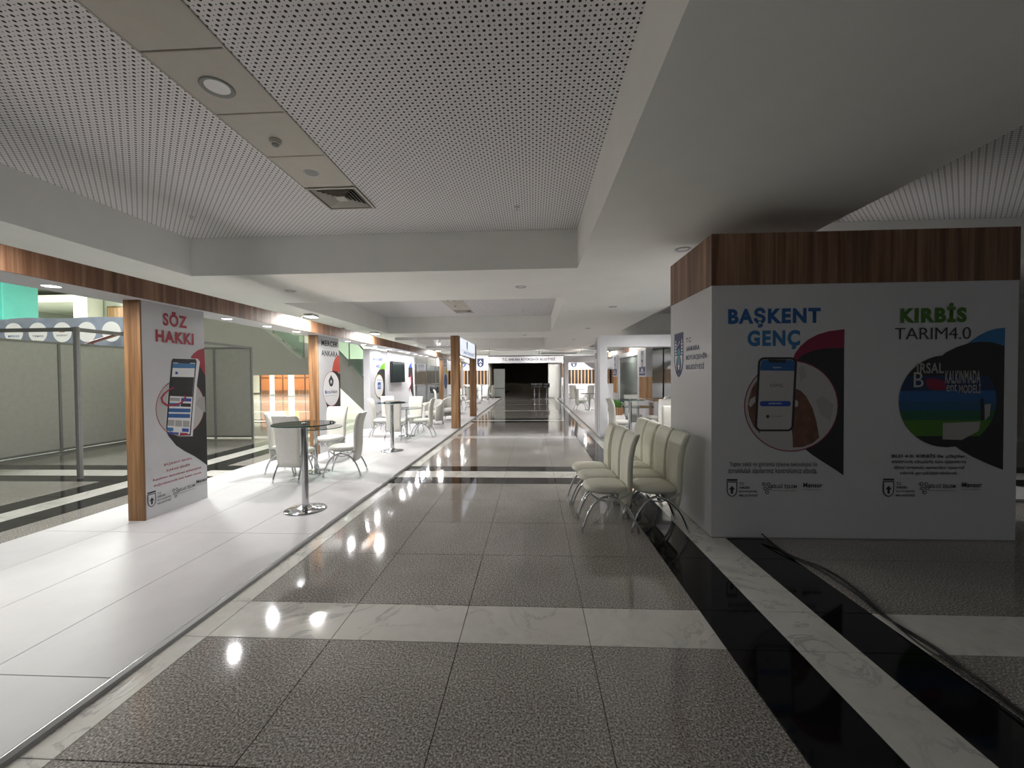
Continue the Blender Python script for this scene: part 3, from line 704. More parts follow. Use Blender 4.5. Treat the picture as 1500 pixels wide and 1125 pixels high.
for j in range(9):
    z = cz+.10-j*.032; h = math.sqrt(R_*R_-(z-cz)**2)*.97
    f.poly([(cx-h, z), (cx+.30, z-.012), (cx+.30, z-.017), (cx-h, z-.004)], 'tealb', 'screen_row', False)
f.poly(q([(400, 688), (600, 680), (590, 730), (500, 778), (398, 775)]), 'grey_print', 'audience_patch')
f.poly(q([(600, 560), (615, 555), (622, 670), (602, 675)]), 'black_print', 'screen_edge'); f.poly(q([(622, 590), (655, 585), (648, 650), (622, 675)]), 'grey_print', 'photo_patch')
f.poly(q([(310, 455), (350, 448), (415, 468), (412, 512), (350, 515), (312, 495)]), 'berry', 'pink_blur')
tx2('IRSAL', 262, 425, 405, 368, 'grey_print', .03); tx2('KALKINMADA', 412, 478, 600, 408, 'grey_print', .03)
tx2('B', 245, 498, 298, 418, 'light_print', .0); tx2('ent', 418, 520, 475, 480, 'light_print', .0); tx2('MODELİ', 485, 530, 602, 470, 'grey_print', .03)
tx2('KIRBİS', 175, 158, 528, 48, 'green', .058)
tx2('TARIM4.0', 145, 246, 550, 178, 'ink', -.012)
tx2('BLD 4.0: KIRBİS ile çiftçiler,', 130, 876, 528, 850, 'ink', .03)
tx2('elektronik cihazlarla tüm işlemlerini', 130, 906, 524, 884, 'ink', .01)
tx2('dijital ortamda zamandan tasarruf', 140, 937, 515, 915, 'ink', .01)
tx2('ederek gerçekleştirebilecek.', 172, 966, 480, 945, 'ink', .01)
logos(f, q([(82, 1077), (272, 1067), (500, 1062)]), 1)
f = Face('x', X0, -1, t)
f.crest(at(995, 520, x=X0).yz[:] if False else (at(994.4, 521, x=X0).y, at(994.4, 521, x=X0).z), .30, .52, False, px=False)
qq = lambda x, y: (980+x/11.25, 470+y/11.25)
f.text('ANKARA', qq(90, 240), qq(238, 175), 'ink', .02)
f.text('T.C.', qq(285, 362), qq(375, 265), 'navy', .02); f.text('ANKARA', qq(285, 505), qq(508, 385), 'navy', .02)
f.text('BÜYÜKŞEHİR', qq(285, 665), qq(628, 505), 'navy', .02); f.text('BELEDİYESİ', qq(285, 800), qq(580, 680), 'navy', .02)

# =================================================================== RIGHT STAND
def portal(name, label, y, x0, x1, z1, zb, depth):
    t = thing(name, label, 'portal frame', (x0, y, .04)); 
    g = bx(0, .19, 0, depth, 0, z1-.04); g.obj('upright', 'lightened_white', t)
    bx(.1905, x1-x0-.19, 0, depth*.5, zb-.04, z1-.04).obj('header_beam', 'lightened_white', t)
    bx(x1-x0-.1895, x1-x0, 0, depth, 0, z1-.04).obj('upright', 'lightened_white', t)
    bx(-.002, -.0005, depth*.45, depth*.52, .02, z1-.05).obj('cover_seam', 'alu_grey', t)
    f = Face('x', x0, -1, t)
    f.text('ANKARA', (y+depth*.9, z1-.32), (y+depth*.6, z1-.10), 'navy', .03, px=False); f.text('BÜYÜKŞEHİR', (y+depth*.9, z1-.60), (y+depth*.6, z1-.36), 'navy', .03, px=False)
    return t
portal('portal_frame', 'white portal frame nearest the dark booth on the right deck', 10.4, 1.69, 4.0, 2.60, 2.305, .87)
portal('portal_frame', 'white portal frame at the far end of the right deck', 21.3, 1.66, 3.55, 2.62, 2.27, .87)
t = thing('overhead_canopy', 'walnut fronted canopy over the back of the right stand', 'canopy', (3.85, 17, ZS)); L = t.location
bx(3.60-L.x, 4.15-L.x, 13.1-L.y, 28.6-L.y, 0, .03).obj('soffit_board', 'panel_white', t)
yy = 13.1
while yy < 28.5:
    bx(3.585-L.x, 3.60-L.x, yy-L.y+.001, min(yy+2.44, 28.6)-L.y-.001, -.002, .205).obj('fascia_board', 'walnut', t); yy += 2.44
def totem(y0, y1, label):
    t = thing('totem_panel', label, 'display panel', (3.66, y0, .04)); L = t.location
    bx(-.10, .10, 0, y1-y0, 1.50, ZS-.045).obj('upper_body', 'panel_white', t)
    bx(-.10, .10, 0, y1-y0, 0, .80).obj('lower_body', 'panel_white', t)
    bx(-.07, .10, .02, y1-y0-.02, .80, 1.50).obj('core', 'black_matt', t)
    bx(-.10, .10, 0, .019, .80, 1.50).obj('wood_end', 'slat', t)
    n = max(3, int((y1-y0)/.15))
    for k in range(n): bx(-.105, -.072, .03+k*(y1-y0-.05)/n, .03+k*(y1-y0-.05)/n+.07, .80, 1.50).obj('slat', 'slat', t)
    f = Face('x', 3.56, -1, t); m_ = (y0+y1)/2
    f.crest((m_, 2.08), .28, .60, True, px=False)
    f.poly([(y1-.06, 1.58), (y0+.06, 1.58), (y0+.06, 1.86), (y1-.06, 1.86)], 'navy', 'blue_plate', False)
    f.text('BAŞKENT', (y1-.12, 1.64), (y0+.12, 1.70), 'white_print', .03, px=False); f.poly([(m_-.12, 1.72), (m_+.12, 1.72), (m_, 1.83)], 'white_print', 'plate_mark', False)
    return t
totem(13.1, 13.97, 'white totem with blue plate and wood slats, nearer one on the right stand')
totem(17.5, 18.4, 'white totem with blue plate and wood slats, farther one on the right stand')
t = thing('screen_frame', 'tall white frame with a big dark screen between the two totems', 'screen', (3.66, 14.0, .04))
for a, b_, c, d in ((0, .22, 0, 2.41), (3.2, 3.45, 0, 2.41), (.22, 3.2, 2.25, 2.41), (.22, 3.2, 0, .45)): bx(-.08, .08, a+.001, b_-.001, c, d).obj('frame_board', 'panel_white', t)
bx(-.05, .0, .22, 3.2, .45, 2.25).obj('dark_screen', 'greyglass', t)
t = thing('glass_screen_wall', 'dark tinted glass wall behind the right stand', 'glass wall', (6.7, 14, 0))
for k in range(9):
    bx(0, .03, -7+k*2.4+.04, -7+(k+1)*2.4-.04, .05, 2.9).obj('glass_pane', 'darkglass' if k % 2 else 'greyglass', t)
    bx(-.03, .06, -7+k*2.4-.04, -7+k*2.4+.04, 0, 2.95).obj('mullion', 'black_matt', t)

# end walls with slats and emblem, header with lettering
def endwall(x0, x1, label, nm='end_wall'):
    y = 28.72; t = thing(nm, label, 'display wall', ((x0+x1)/2, y, 0)); L = t.location
    bx(x0-L.x, x1-L.x, 0, .12, 0, 1.02).obj('lower_board', 'lightened_white', t); bx(x0-L.x, x1-L.x, 0, .12, 2.0, 3.03).obj('upper_board', 'lightened_white', t)
    bx(x0-L.x, x1-L.x, .06, .12, 1.02, 2.0).obj('dark_back', 'black_matt', t)
    n = int((x1-x0)/.235)
    for k in range(n+1):
        x = x1-.06-k*.235 if x0 < 0 else x0+.14+k*.235
        if x-.04 < x0 or x+.04 > x1: continue
        bx(x-.04-L.x, x+.04-L.x, 0, .059, 1.02, 2.0).obj('slat', 'slat', t)
    return t
t = endwall(-6.2, -3.12, 'white end wall with emblem and wood slats left of the lettered header'); f = Face('y', 28.72, -1, t); f.crest((-3.66, 2.53), .46, .62, True, px=False)
f.crest((-4.9, 2.53), .46, .62, True, px=False)
t = endwall(2.32, 6.2, 'white end wall with emblem and wood slats behind the far right portal'); f = Face('y', 28.72, -1, t); f.crest((2.87, 2.45), .42, .56, True, px=False)
t = thing('entrance_header', 'white header with the city name lettering spanning the dark passage', 'header sign', (-.47, 28.72, 2.5))
bx(-2.648, 2.66, 0, .14, 0, .46).obj('header_board', 'panel_white', t); bx(-2.648, 2.66, .0, .14, .461, .53).obj('top_edge', 'black_matt', t)
for k in range(9): G().lathe([(.05, 0), (.055, -.012), (.03, -.02)], (-2.4+k*.6, .05, 0), 10).obj('small_lamp', 'alu', t)
f = Face('y', 28.72, -1, t); f.text('T.C. ANKARA BÜYÜKŞEHİR BELEDİYESİ', (-2.12, 2.62), (1.57, 2.89), 'ink', .045, px=False)
bx(2.19-(-.47)-.15, 2.66, .0, .10, -2.5, -.001).obj('side_post', 'panel_white', t)
t = thing('glitter_panel', 'narrow white patterned panel standing right of the dark passage', 'display panel', (2.12, 28.3, .04))
bx(-.15, .10, 0, .05, 0, 1.42).obj('board', 'panel_white', t)
for j in range(7): G().lathe([(.05, 0), (.045, .01)], (0, 0, 0), 12).obj('round_mark', 'grey_print', t, (-.03+.04*(j % 2), -.002, .15+j*.18)).rotation_euler = (math.pi/2, 0, 0)
bx(-.12, .10, 0, .05, 1.42, 2.4).obj('wood_board', 'walnut', t)

# =================================================================== LIGHTS OF THE RIGHT STAND
for k, (x, y) in enumerate([(3.3, 15.0), (3.3, 19.2), (3.3, 23.5), (3.3, 26.8)]):
    flood(x+.12, y, 2.69, 1, f'lit flood lamp over the right stand fascia, {ordn[k]} from the viewer', 'flood lamps over the right fascia')
for k, y in enumerate([6.6, 8.6]):
    t = thing('spot_lamp', f'small white spot lamp hung from the ceiling behind the dark booth, {ordn[k]} one', 'light', (3.0, y, 2.75))
    G().tube([(0, 0, .45), (0, 0, .03)], .008).obj('stem', 'alu_grey', t)
    G().lathe([(.02, .05), (.05, .04), (.055, -.03), (.05, -.03)], n=16).obj('housing', 'panel_white', t)
    G().lathe([(.001, -.026), (.048, -.026)], n=16, cap=False).obj('lit_disc', 'led', t)
    area('spot_beam', (0, 0, -.05), (0, 0, -1), .12, 45, (1, .98, .96), t)
t = thing('soffit_light_row', 'lit lamp on the back wall of the left end stand', 'light', (-5.0, 28.655, 2.9)); g = G(); g.rbox(-.15, .15, -.06, .06, 0, .05); g.obj('housing', 'alu', t)
bx(-.13, .13, -.05, .05, -.003, -.0005).obj('lit_window', 'flood_led', t); area('lamp_beam', (0, -.05, -.02), (0, -.5, -1), .2, 60, parent=t)

for x, ya in ((-2.6, -.25), (.4, 0), (2.9, .15)):  # spots added to brighten the end walls and the lettered header
    t = thing('added_spot', 'added white spot brightening the end wall, '+{-2.6: 'left', .4: 'middle', 2.9: 'right'}[x]+' one of three', 'light', (x, 24.6, 3.199), 0, 'added spots brightening the end wall')
    G().tube([(0, 0, 0), (0, 0, -.22)], .012).obj('stem', 'alu_grey', t)
    G().tube([(0, -.05, -.23), (0, .06, -.27)], .04, 14).obj('lamp_head', 'panel_white', t)
    area('spot_beam', (0, .08, -.29), (ya, 1, -.22), .07, 26, (1, .98, .96), t, spread=1.3)
# =================================================================== FURNITURE
def make_chair(lm, label):
    t = thing('dining_chair', label, 'chair')
    # seat pad, front towards +y
    def ring(z, s): 
        pts = []
        for k in range(28):
            a = 2*math.pi*k/28; x = math.cos(a); y = math.sin(a)
            ex = .62 if y > 0 else .38
            pts.append((.215*s*math.copysign(abs(x)**ex, x), .03+.215*s*math.copysign(abs(y)**(.8 if y > 0 else .45), y), z))
        return pts
    g = G(); g.loft([ring(.405, .88), ring(.415, .97), ring(.435, 1.0), ring(.455, .97), ring(.468, .86), ring(.473, .6)], True, True); st = g.obj('seat', lm, t)
    G().tube([(x*.985, y, .43) for x, y, z in ring(0, 1.003)], .004, 6, True).obj('seat_piping', lm, st)
    # tall curved back running down behind the seat
    prof = [(.225, -.185, .17), (.35, -.205, .172), (.48, -.215, .178), (.62, -.215, .185), (.76, -.222, .191), (.88, -.245, .196), (.96, -.275, .198), (.99, -.292, .194), (.995, -.30, .186)]
    rings = []
    for z, y, hw in prof:
        th = .026 if .25 < z < .97 else .018
        pts = []
        for k in range(9):
            s_ = -1+2*k/8; pts.append((hw*s_, y+th-.022*(1-s_*s_)*0+.012*s_*s_, z))
        for k in range(9):
            s_ = 1-2*k/8; pts.append((hw*s_, y-th+.012*s_*s_, z))
        rings.append(pts)
    G().loft(rings, True, True).obj('backrest', lm, t)
    cp = lambda p0, p1, p2, n=10: [tuple((1-s)**2*a+2*s*(1-s)*b+s*s*c for a, b, c in zip(p0, p1, p2)) for s in [k/n for k in range(n+1)]]
    for sx_ in (-1, 1):
        # arched leg pair on each side: front and rear leg
        fr = cp((sx_*.205, .285, .006), (sx_*.20, .20, .36), (sx_*.15, .02, .355))
        re = cp((sx_*.20, -.285, .006), (sx_*.19, -.20, .34), (sx_*.15, .02, .355))
        G().tube(fr, .013, 8).obj('leg', 'chrome', t); G().tube(re, .013, 8).obj('leg', 'chrome', t)
        G().tube(cp((sx_*.16, .20, .40), (sx_*.14, .03, .22), (sx_*.18, -.20, .40)), .008, 8).obj('side_brace', 'chrome', t)
    G().tube([(.17*math.cos(2*math.pi*k/20), .02+.17*math.sin(2*math.pi*k/20), .393) for k in range(20)], .008, 6, True).obj('seat_ring', 'chrome', t)
    G().tube([(-.175, -.185, .222), (.175, -.185, .222)], .006, 6).obj('back_foot_bar', 'chrome', t)
    return t
PI = math.pi
c0 = make_chair('leather', 'cream leather high backed chair, nearest of the first row beside the dark booth'); c0['group'] = 'stored chairs beside the dark booth'
c0.location = (.775, 4.36, 0); c0.rotation_euler = (0, 0, PI/2)
GR = 'stored chairs beside the dark booth'
for x, y, lb, dz in ((.765, 4.80, 'middle cream chair of the outer row of three beside the dark booth', 1), (.74, 5.23, 'farthest cream chair of the outer row of three beside the dark booth', -2),
                 (1.275, 4.37, 'nearest cream chair of the row against the dark booth side', 0), (1.28, 4.83, 'second cream chair of the row against the dark booth side', 1),
                 (1.265, 5.28, 'third cream chair of the row against the dark booth side', 0), (1.255, 5.72, 'last cream chair of the row by the end of the dark booth side', 2)):
    dup(c0, (x, y, 0), PI/2+math.radians(dz), lb, GR)
w0 = make_chair('leather_white', 'x'); 
GD = 'white chairs around glass tables'
first = [True]
def wch(x, y, deg, lb, z=.04):
    global w0
    if first[0]:
        first[0] = False; w0.location = (x, y, z); w0.rotation_euler = (0, 0, math.radians(deg)); w0['label'] = lb; w0['group'] = GD
    else: dup(w0, (x, y, z), math.radians(deg), lb, GD)
def table(x, y, h, r, label, cat='table', z=.04, name='glass_table', basew=.22):
    t = thing(name, label, cat, (x, y, z))
    G().lathe([(.001, h-.012), (r-.002, h-.012), (r-.002, h), (.001, h)], n=40, smooth=False).obj('glass_top', 'glass', t)
    G().lathe([(r-.002, h-.0125), (r, h-.011), (r, h-.001), (r-.002, h+.0005)], n=40, cap=False).obj('glass_rim', 'glass_edge', t)
    pr = .038 if h > 1 else .032
    G().lathe([(pr, .02), (pr, h-.05)], n=20, cap=False).obj('pole', 'chrome', t)
    G().lathe([(pr, h-.05), (pr+.012, h-.045), (pr+.03, h-.0135), (.01, h-.013)], n=20).obj('top_hub', 'chrome', t)
    G().lathe([(.001, h+.001), (.028, h+.001), (.026, h+.008), (.002, h+.010)], n=16).obj('cap', 'chrome', t)
    G().lathe([(basew, 0), (basew, .008), (basew*.93, .016), (basew*.55, .024), (pr+.03, .034), (pr+.012, .05), (pr, .055)], n=36).obj('base_plate', 'chrome', t)
    return t
table(-2.695, 4.69, 1.02, .345, 'tall round glass bar table on a chrome pole, nearest one on the left deck', 'bar table', basew=.235, name='bar_table')
table(-2.975, 8.50, 1.02, .33, 'second tall glass bar table on the left deck, before the television wall', 'bar table', basew=.235, name='bar_table')
table(-3.60, 6.60, .74, .42, 'low round glass dining table on the left deck behind the nearest bar table')
wch(-3.63, 6.10, -2, 'white chair with its back to the viewer at the nearest low glass table')
wch(-4.0, 6.5, -102, 'white chair on the far left side of the nearest low glass table')
wch(-3.78, 7.45, 176, 'white chair facing the viewer behind the nearest low glass table')
wch(-3.03, 6.46, 98, 'white chair right of the nearest low glass table, turned to the left')
table(-3.32, 10.6, .74, .42, 'low round glass dining table in front of the television wall')
wch(-3.42, 10.05, 3, 'white chair with its back to the viewer at the table before the television')
wch(-3.95, 10.5, -80, 'white chair left of the table before the television')
wch(-3.35, 11.35, 178, 'white chair facing the viewer behind the table before the television')
wch(-2.86, 10.52, 92, 'white chair right of the table before the television, turned left')
wch(-4.15, 11.7, 215, 'white chair farther back near the television wall foot')
table(-3.3, 17.9, .74, .42, 'low glass table between the two oak sign posts')
wch(-4.0, 17.6, -70, 'white chair left of the glass table beyond the near sign post'); wch(-3.2, 17.0, 5, 'white chair in front of the glass table beyond the near sign post')
wch(-2.75, 18.2, 95, 'white chair right of the glass table beyond the near sign post'); wch(-3.5, 18.8, 175, 'white chair behind the glass table beyond the near sign post')
table(-3.35, 23.0, .74, .42, 'low glass table on the far left deck near the end wall')
wch(-4.05, 22.9, -85, 'white chair left of the far left table near the end wall'); wch(-2.7, 23.0, 85, 'white chair right of the far left table near the end wall')
wch(-3.4, 23.9, 180, 'white chair behind the far left table near the end wall'); wch(-3.4, 22.2, 0, 'white chair before the far left table near the end wall')
table(-3.2, 20.6, 1.02, .33, 'third tall glass bar table, far along the left deck', 'bar table', name='bar_table')
table(-3.2, 25.6, 1.02, .33, 'farthest tall glass bar table close to the left end wall', 'bar table', name='bar_table')
wch(-4.1, 26.2, -60, 'white chair by the slatted left end wall'); wch(-2.75, 26.3, 70, 'white chair right of the farthest left bar table')
# right stand furniture
table(2.13, 9.1, 1.02, .32, 'tall glass bar table on the right deck seen over the stored chairs', 'bar table', basew=.235, name='bar_table')
table(2.72, 10.75, .74, .40, 'low glass table on the right deck behind the bar table')
wch(2.10, 9.95, -82, 'white chair left of the right deck table, seen from its side')
wch(2.80, 11.55, 182, 'white chair facing the viewer behind the low table on the right deck')
wch(3.05, 9.98, 15, 'white chair with its tall back to the viewer by the dark booth edge')
wch(3.25, 11.0, 60, 'white chair half hidden behind the dark booth edge')
wch(2.38, 7.2, 150, 'near white chair cut off by the dark booth corner')
table(2.55, 18.6, .74, .40, 'low glass table behind the near portal upright')
wch(2.15, 18.4, -80, 'white chair right behind the near portal upright')
table(2.7, 24.6, .74, .42, 'low glass table inside the far right portal')
wch(2.35, 23.9, -15, 'white chair seen from behind inside the far right portal'); wch(3.2, 23.5, 20, 'white chair with its back to the viewer near the near portal upright')
wch(2.1, 25.3, -120, 'white chair left of the table inside the far right portal'); wch(3.4, 25.2, 120, 'white chair right of the table inside the far right portal')
# tub armchairs
def tub(x, y, deg, label):
    t = thing('tub_armchair', label, 'armchair', (x, y, .04), math.radians(deg), 'white tub armchairs')
    n = 22; rings_o = []
    def sh(r_, z): return r_, z
    g = G(); A0, A1 = math.radians(-35), math.radians(215); prof = []
    for k in range(n+1):
        a = A0+(A1-A0)*k/n; s_ = math.sin(a)
        top = .60+.20*max(0, math.sin((a-A0)/(A1-A0)*math.pi))**1.4
        c_, si = math.cos(a), math.sin(a)
        prof.append([(.33*c_, -.31*si, .12), (.345*c_, -.325*si, top-.03), (.33*c_, -.31*si, top), (.29*c_, -.27*si, top), (.275*c_, -.26*si, top-.03), (.27*c_, -.25*si, .12)])
    g.loft(prof, True, True, closed=True); g.obj('shell', 'leather_white', t)
    G().lathe([(.25, .28), (.27, .32), (.27, .40), (.24, .44), (.05, .45)], n=24).obj('seat', 'leather_white', t)
    for sx_, sy in ((-.24, .2), (.24, .2), (-.22, -.2), (.22, -.2)): G().tube([(sx_, sy, .13), (sx_*1.1, sy*1.1, .006)], [.022, .014], 8).obj('leg', 'leather_white', t)
tub(-3.28, 13.3, 150, 'white tub armchair behind the table before the television')
tub(-2.95, 14.6, 185, 'white tub armchair nearer to the oak sign post')
# planter, counter
t = thing('planter_box', 'long wooden planter box with leafy green plants on the right deck', 'planter', (3.36, 16.95, .04))
for a in ((-.12, -.10, -.9, .9), (.10, .12, -.9, .9), (-.0995, .0995, -.9, -.88), (-.0995, .0995, .88, .9)): bx(a[0], a[1], a[2], a[3], 0, .30).obj('side_board', 'oak', t)
bx(-.0995, .0995, -.879, .879, 0, .26).obj('soil', 'soil', t)
for k in range(12):
    g = G(); cx_, cy_ = random.uniform(-.05, .05), -.8+k*.145
    for j in range(26):
        a = random.uniform(0, 6.28); r_ = random.uniform(.05, .16); h = random.uniform(.0, .26); c, s_ = math.cos(a), math.sin(a); w = .03
        b0 = (cx_+c*r_*.3, cy_+s_*r_*.3, .26+h*.4); b1 = (cx_+c*r_*.7-s_*w, cy_+s_*r_*.7+c*w, .28+h); b2 = (cx_+c*r_, cy_+s_*r_, .27+h*1.1); b3 = (cx_+c*r_*.7+s_*w, cy_+s_*r_*.7-c*w, .28+h)
        g.add([b0, b1, b2, b3], [(0, 1, 2, 3)])
    g.obj('plant', 'leaf', t)['kind'] = 'stuff'
t = thing('reception_counter', 'white counter with a wooden top beside the nearer totem', 'counter', (3.72, 12.3, .04))
bx(-.25, .25, -.45, .45, 0, .80).obj('body', 'panel_white', t); bx(-.27, .27, -.47, .47, .801, .85).obj('counter_top', 'oak', t); bx(-.26, -.251, -.3, .1, .2, .75).obj('wood_insert', 'walnut', t)

# bar stools with black seats
def stool_mesh(x, y, label, n=2, z=0., deg=0):
    t = thing('bar_stool', label, 'stool', (x, y, z), math.radians(deg), 'chrome bar stools with black seats')
    G().lathe([(.20, 0), (.20, .01), (.05, .03), (.026, .05)], n=24).obj('base_plate', 'chrome', t)
    G().lathe([(.028, .03), (.028, .40), (.02, .405), (.02, .78)], n=14, cap=False).obj('pole', 'chrome', t)
    G().tube([(.12*math.cos(k*.4), .02+.12*math.sin(k*.4), .33) for k in range(16)], .009, 6, True).obj('footrest', 'chrome', t)
    G().lathe([(.08, .78), (.20, .80), (.215, .84), (.20, .875), (.05, .88)], n=24).obj('seat', 'black_matt', t)
    g = G(); g.loft([[(.20*math.cos(a), -.19*math.sin(a), z0), (.212*math.cos(a), -.202*math.sin(a), z0+.0), (.225*math.cos(a), -.215*math.sin(a), z0+.20), (.21*math.cos(a), -.20*math.sin(a), z0+.20)] for a, z0 in [(math.radians(20+k*14), .88) for k in range(11)]], True, True)
    g.obj('low_backrest', 'black_matt', t)
for x, y, lb, dg in ((.12, 27.9, 'chrome bar stool standing left of the pair in front of the dark passage', 160), (.45, 28.2, 'middle bar stool in front of the dark passage', 200), (.95, 28.0, 'right bar stool in front of the dark passage beside the pale pier', 230)):
    stool_mesh(x, y, lb, dg)
stool_mesh(-4.6, 19.0, 'chrome bar stool with black seat left of the far oak edged panel', z=.04)

# cable on the floor
def cable(pts, r, nm='cable', par=None):
    P = []
    for i in range(len(pts)-1):
        p0, p1, p2, p3 = pts[max(i-1, 0)], pts[i], pts[i+1], pts[min(i+2, len(pts)-1)]
        for t_ in (0, .2, .4, .6, .8):
            P.append([.5*((2*p1[j])+(-p0[j]+p2[j])*t_+(2*p0[j]-5*p1[j]+4*p2[j]-p3[j])*t_*t_+(-p0[j]+3*p1[j]-3*p2[j]+p3[j])*t_**3) for j in (0, 1, 2)])
    P.append(list(pts[-1])); return G().tube(P, r, 8).obj(nm, 'cable', par)
t = thing('floor_cable', 'bundle of black cables snaking over the stone floor from the dark booth', 'cable', (0, 0, 0))
fz = lambda pts, dv=0: [at(1040+x*.3244, 760+y*.3244, z=.006) for x, y in pts]
A1 = fz([(250, 100), (330, 145), (420, 188), (500, 215), (600, 275), (700, 352), (790, 440), (880, 505), (1000, 580), (1080, 640), (1180, 705), (1300, 800), (1440, 905)])
A2 = fz([(240, 92), (300, 130), (380, 180), (480, 225), (580, 285), (680, 355), (760, 425), (850, 480), (960, 545), (1060, 610), (1160, 690), (1280, 770), (1380, 850), (1460, 905)])
A3 = fz([(245, 96), (340, 160), (460, 215), (560, 262), (640, 315), (730, 390), (820, 470), (900, 540), (980, 600), (1060, 650), (1150, 720), (1280, 812), (1440, 930)])
for q_, z_ in ((A1, .007), (A2, .007), (A3, .019)):
    q_ = [Vector((p.x, p.y, z_)) for p in q_]; q_[0] = Vector((q_[0].x, 4.055, .05)); cable([tuple(p) for p in q_], .006, 'cable_strand', t)

# =================================================================== LEFT: SHELL SCHEME BOOTH
t = thing('partition_booth', 'open grey shell scheme booth of panels and aluminium posts behind the left deck', 'booth', (-8.85, 8.3, 0)); L = t.location
def post(x, y, h=2.42, r=.03, m='alu_grey'):
    g = G(); g.lathe([(r, 0), (r, h)], (x-L.x, y-L.y, 0), 8, smooth=False); g.obj('post', m, t)
def rail(p, q_, z, h=.05, w=.03):
    d = Vector((q_[0]-p[0], q_[1]-p[1], 0)); n_ = Vector((-d.y, d.x, 0)).normalized()*w/2; a = Vector((p[0]-L.x, p[1]-L.y, z)); b_ = Vector((q_[0]-L.x, q_[1]-L.y, z))
    G().prism([a-n_, a+n_, b_+n_, b_-n_], (0, 0, h)).obj('rail', 'alu_grey', t)
def ppan(p, q_, z0=.08, z1=2.38, w=.012):
    d = Vector((q_[0]-p[0], q_[1]-p[1], 0)); u_ = d.normalized()*.035; n_ = Vector((-d.y, d.x, 0)).normalized()*w/2; a = Vector((p[0]-L.x, p[1]-L.y, z0))+u_; b_ = Vector((q_[0]-L.x, q_[1]-L.y, z0))-u_
    G().prism([a-n_, a+n_, b_+n_, b_-n_], (0, 0, z1-z0)).obj('wall_panel', 'part_panel', t)
bk = [(-10.4, y) for y in (3.6, 6.05, 8.5, 10.45)]
for p in bk: post(*p)
for a, b_ in zip(bk, bk[1:]): ppan(a, b_); rail(a, b_, .03); rail(a, b_, 2.37)
ev = [(-10.4, 10.45), (-9.4, 10.45), (-8.42, 10.45), (-7.4, 10.45)]
for p in ev[1:]: post(*p)
for a, b_ in zip(ev, ev[1:]): ppan(a, b_); rail(a, b_, .03); rail(a, b_, 2.37)
post(-7.3, 6.22, 2.44, .04); rail((-7.3, 6.22), (-7.4, 10.42), 2.37, .06); rail((-10.4, 6.22), (-7.3, 6.22), 2.37, .06)
rail((-10.38, 6.26), (-10.38, 10.4), .0, .02, .12)

# banner with round marks in the lobby
t = thing('hanging_banner', 'long grey blue banner with white round marks beyond the partition booth', 'banner', (-17, 14, 0)); L = t.location
g = G(); nx = 40; vs = []; 
for k in range(nx+1):
    x = -24+(k/nx)*11.5; yb = .05*math.sin(k*.9)
    vs += [(x-L.x, yb, 2.70), (x-L.x, yb+.03, 3.83+.02*math.sin(k*.7))]
g.add(vs, [(2*k, 2*k+2, 2*k+3, 2*k+1) for k in range(nx)], True)
g.add([(x, y+.01, z) for x, y, z in vs], [(2*k, 2*k+1, 2*k+3, 2*k+2) for k in range(nx)], True); g.obj('banner_cloth', 'banner', t)
f = Face('y', 13.93, -1, t)
for k in range(8):
    x = -20.6+k*.93
    f.circle((x, 3.30), .36, 'white_print', 'round_mark', 28, px=False)
    f.text(('KONTROL', 'DURAK', 'MERKEZ', 'TEMİZ', 'BAŞKENT', 'ULAŞIM', 'YEŞİL', 'GENÇ')[k], (x-.22, 3.14), (x+.22, 3.22), 'navy' if k % 2 else 'blue', .02, px=False, lay=9)
    if k == 4: f.poly([(x-.12, 3.3), (x+.1, 3.3), (x+.05, 3.38), (x-.05, 3.36)], 'crimson', 'red_mark', False)
for x in (-24, -18.2, -12.6): G().tube([(x-L.x, .1, 0), (x-L.x, .1, 3.8)], .03, 8).obj('support_pole', 'alu_grey', t)
p0, p1 = at(136, 501, y=12.2), at(181, 487, y=12.2)
t = thing('slanting_rail', 'dark red slanting bar seen above the partition booth before the banner', 'rail', (p0.x, 12.2, 0))
G().tube([Vector((-.25, 0, p0.z-.10)), Vector((0, 0, p0.z)), Vector((p1.x-p0.x, 0, p1.z)), Vector((p1.x-p0.x+.6, 0, p1.z+.2))], .05, 10).obj('bar', 'dark_red', t)
for x in (0, p1.x-p0.x+.3): G().tube([Vector((x, 0, 0)), Vector((x, 0, p0.z-.05))], .03, 8).obj('support', 'alu_grey', t)
# lobby columns and balcony
def column(x, y, w, h, m, label):
    t = thing('column', label, 'column', (x, y, 0)); g = G(); g.rbox(-w/2, w/2, -w/2, w/2, 0, h, .02); g.obj('shaft', m, t); bx(-w/2-.02, w/2+.02, -w/2-.02, w/2+.02, 0, .1).obj('base', 'alu_grey', t)
column(-27.2, 20, 1.5, 8.0, 'teal', 'teal painted square column in the tall lobby')
column(-29.6, 26, 1.0, 8.0, 'lobby', 'pale square column in the tall lobby behind the banner')
t = thing('balcony', 'pale lobby balcony slab with a dark opening above the banner', 'balcony', (-34, 29, 5.0))
bx(-5.0, 5.5, -2, 13.0, 2.0, 2.5).obj('upper_slab', 'lobby', t); bx(-4.9, 4, 2, 2.2, .4, 1.4).obj('dark_opening', 'grille', t); bx(-5.0, 8, -1, 13.0, -.6, -.1).obj('lower_slab', 'lobby', t)
t = thing('lobby_door', 'light wooden door high in the tall lobby', 'door', (-28.2, 26.5, 4.95)); bx(-.6, .6, 0, .05, 0, 1.5).obj('door_leaf', 'slat', t); bx(-.7, .7, .05, .1, 0, 1.6).obj('frame', 'oak', t); bx(-1.5, 3, .1, .3, 0, 3).obj('wall_back', 'lobby', t)
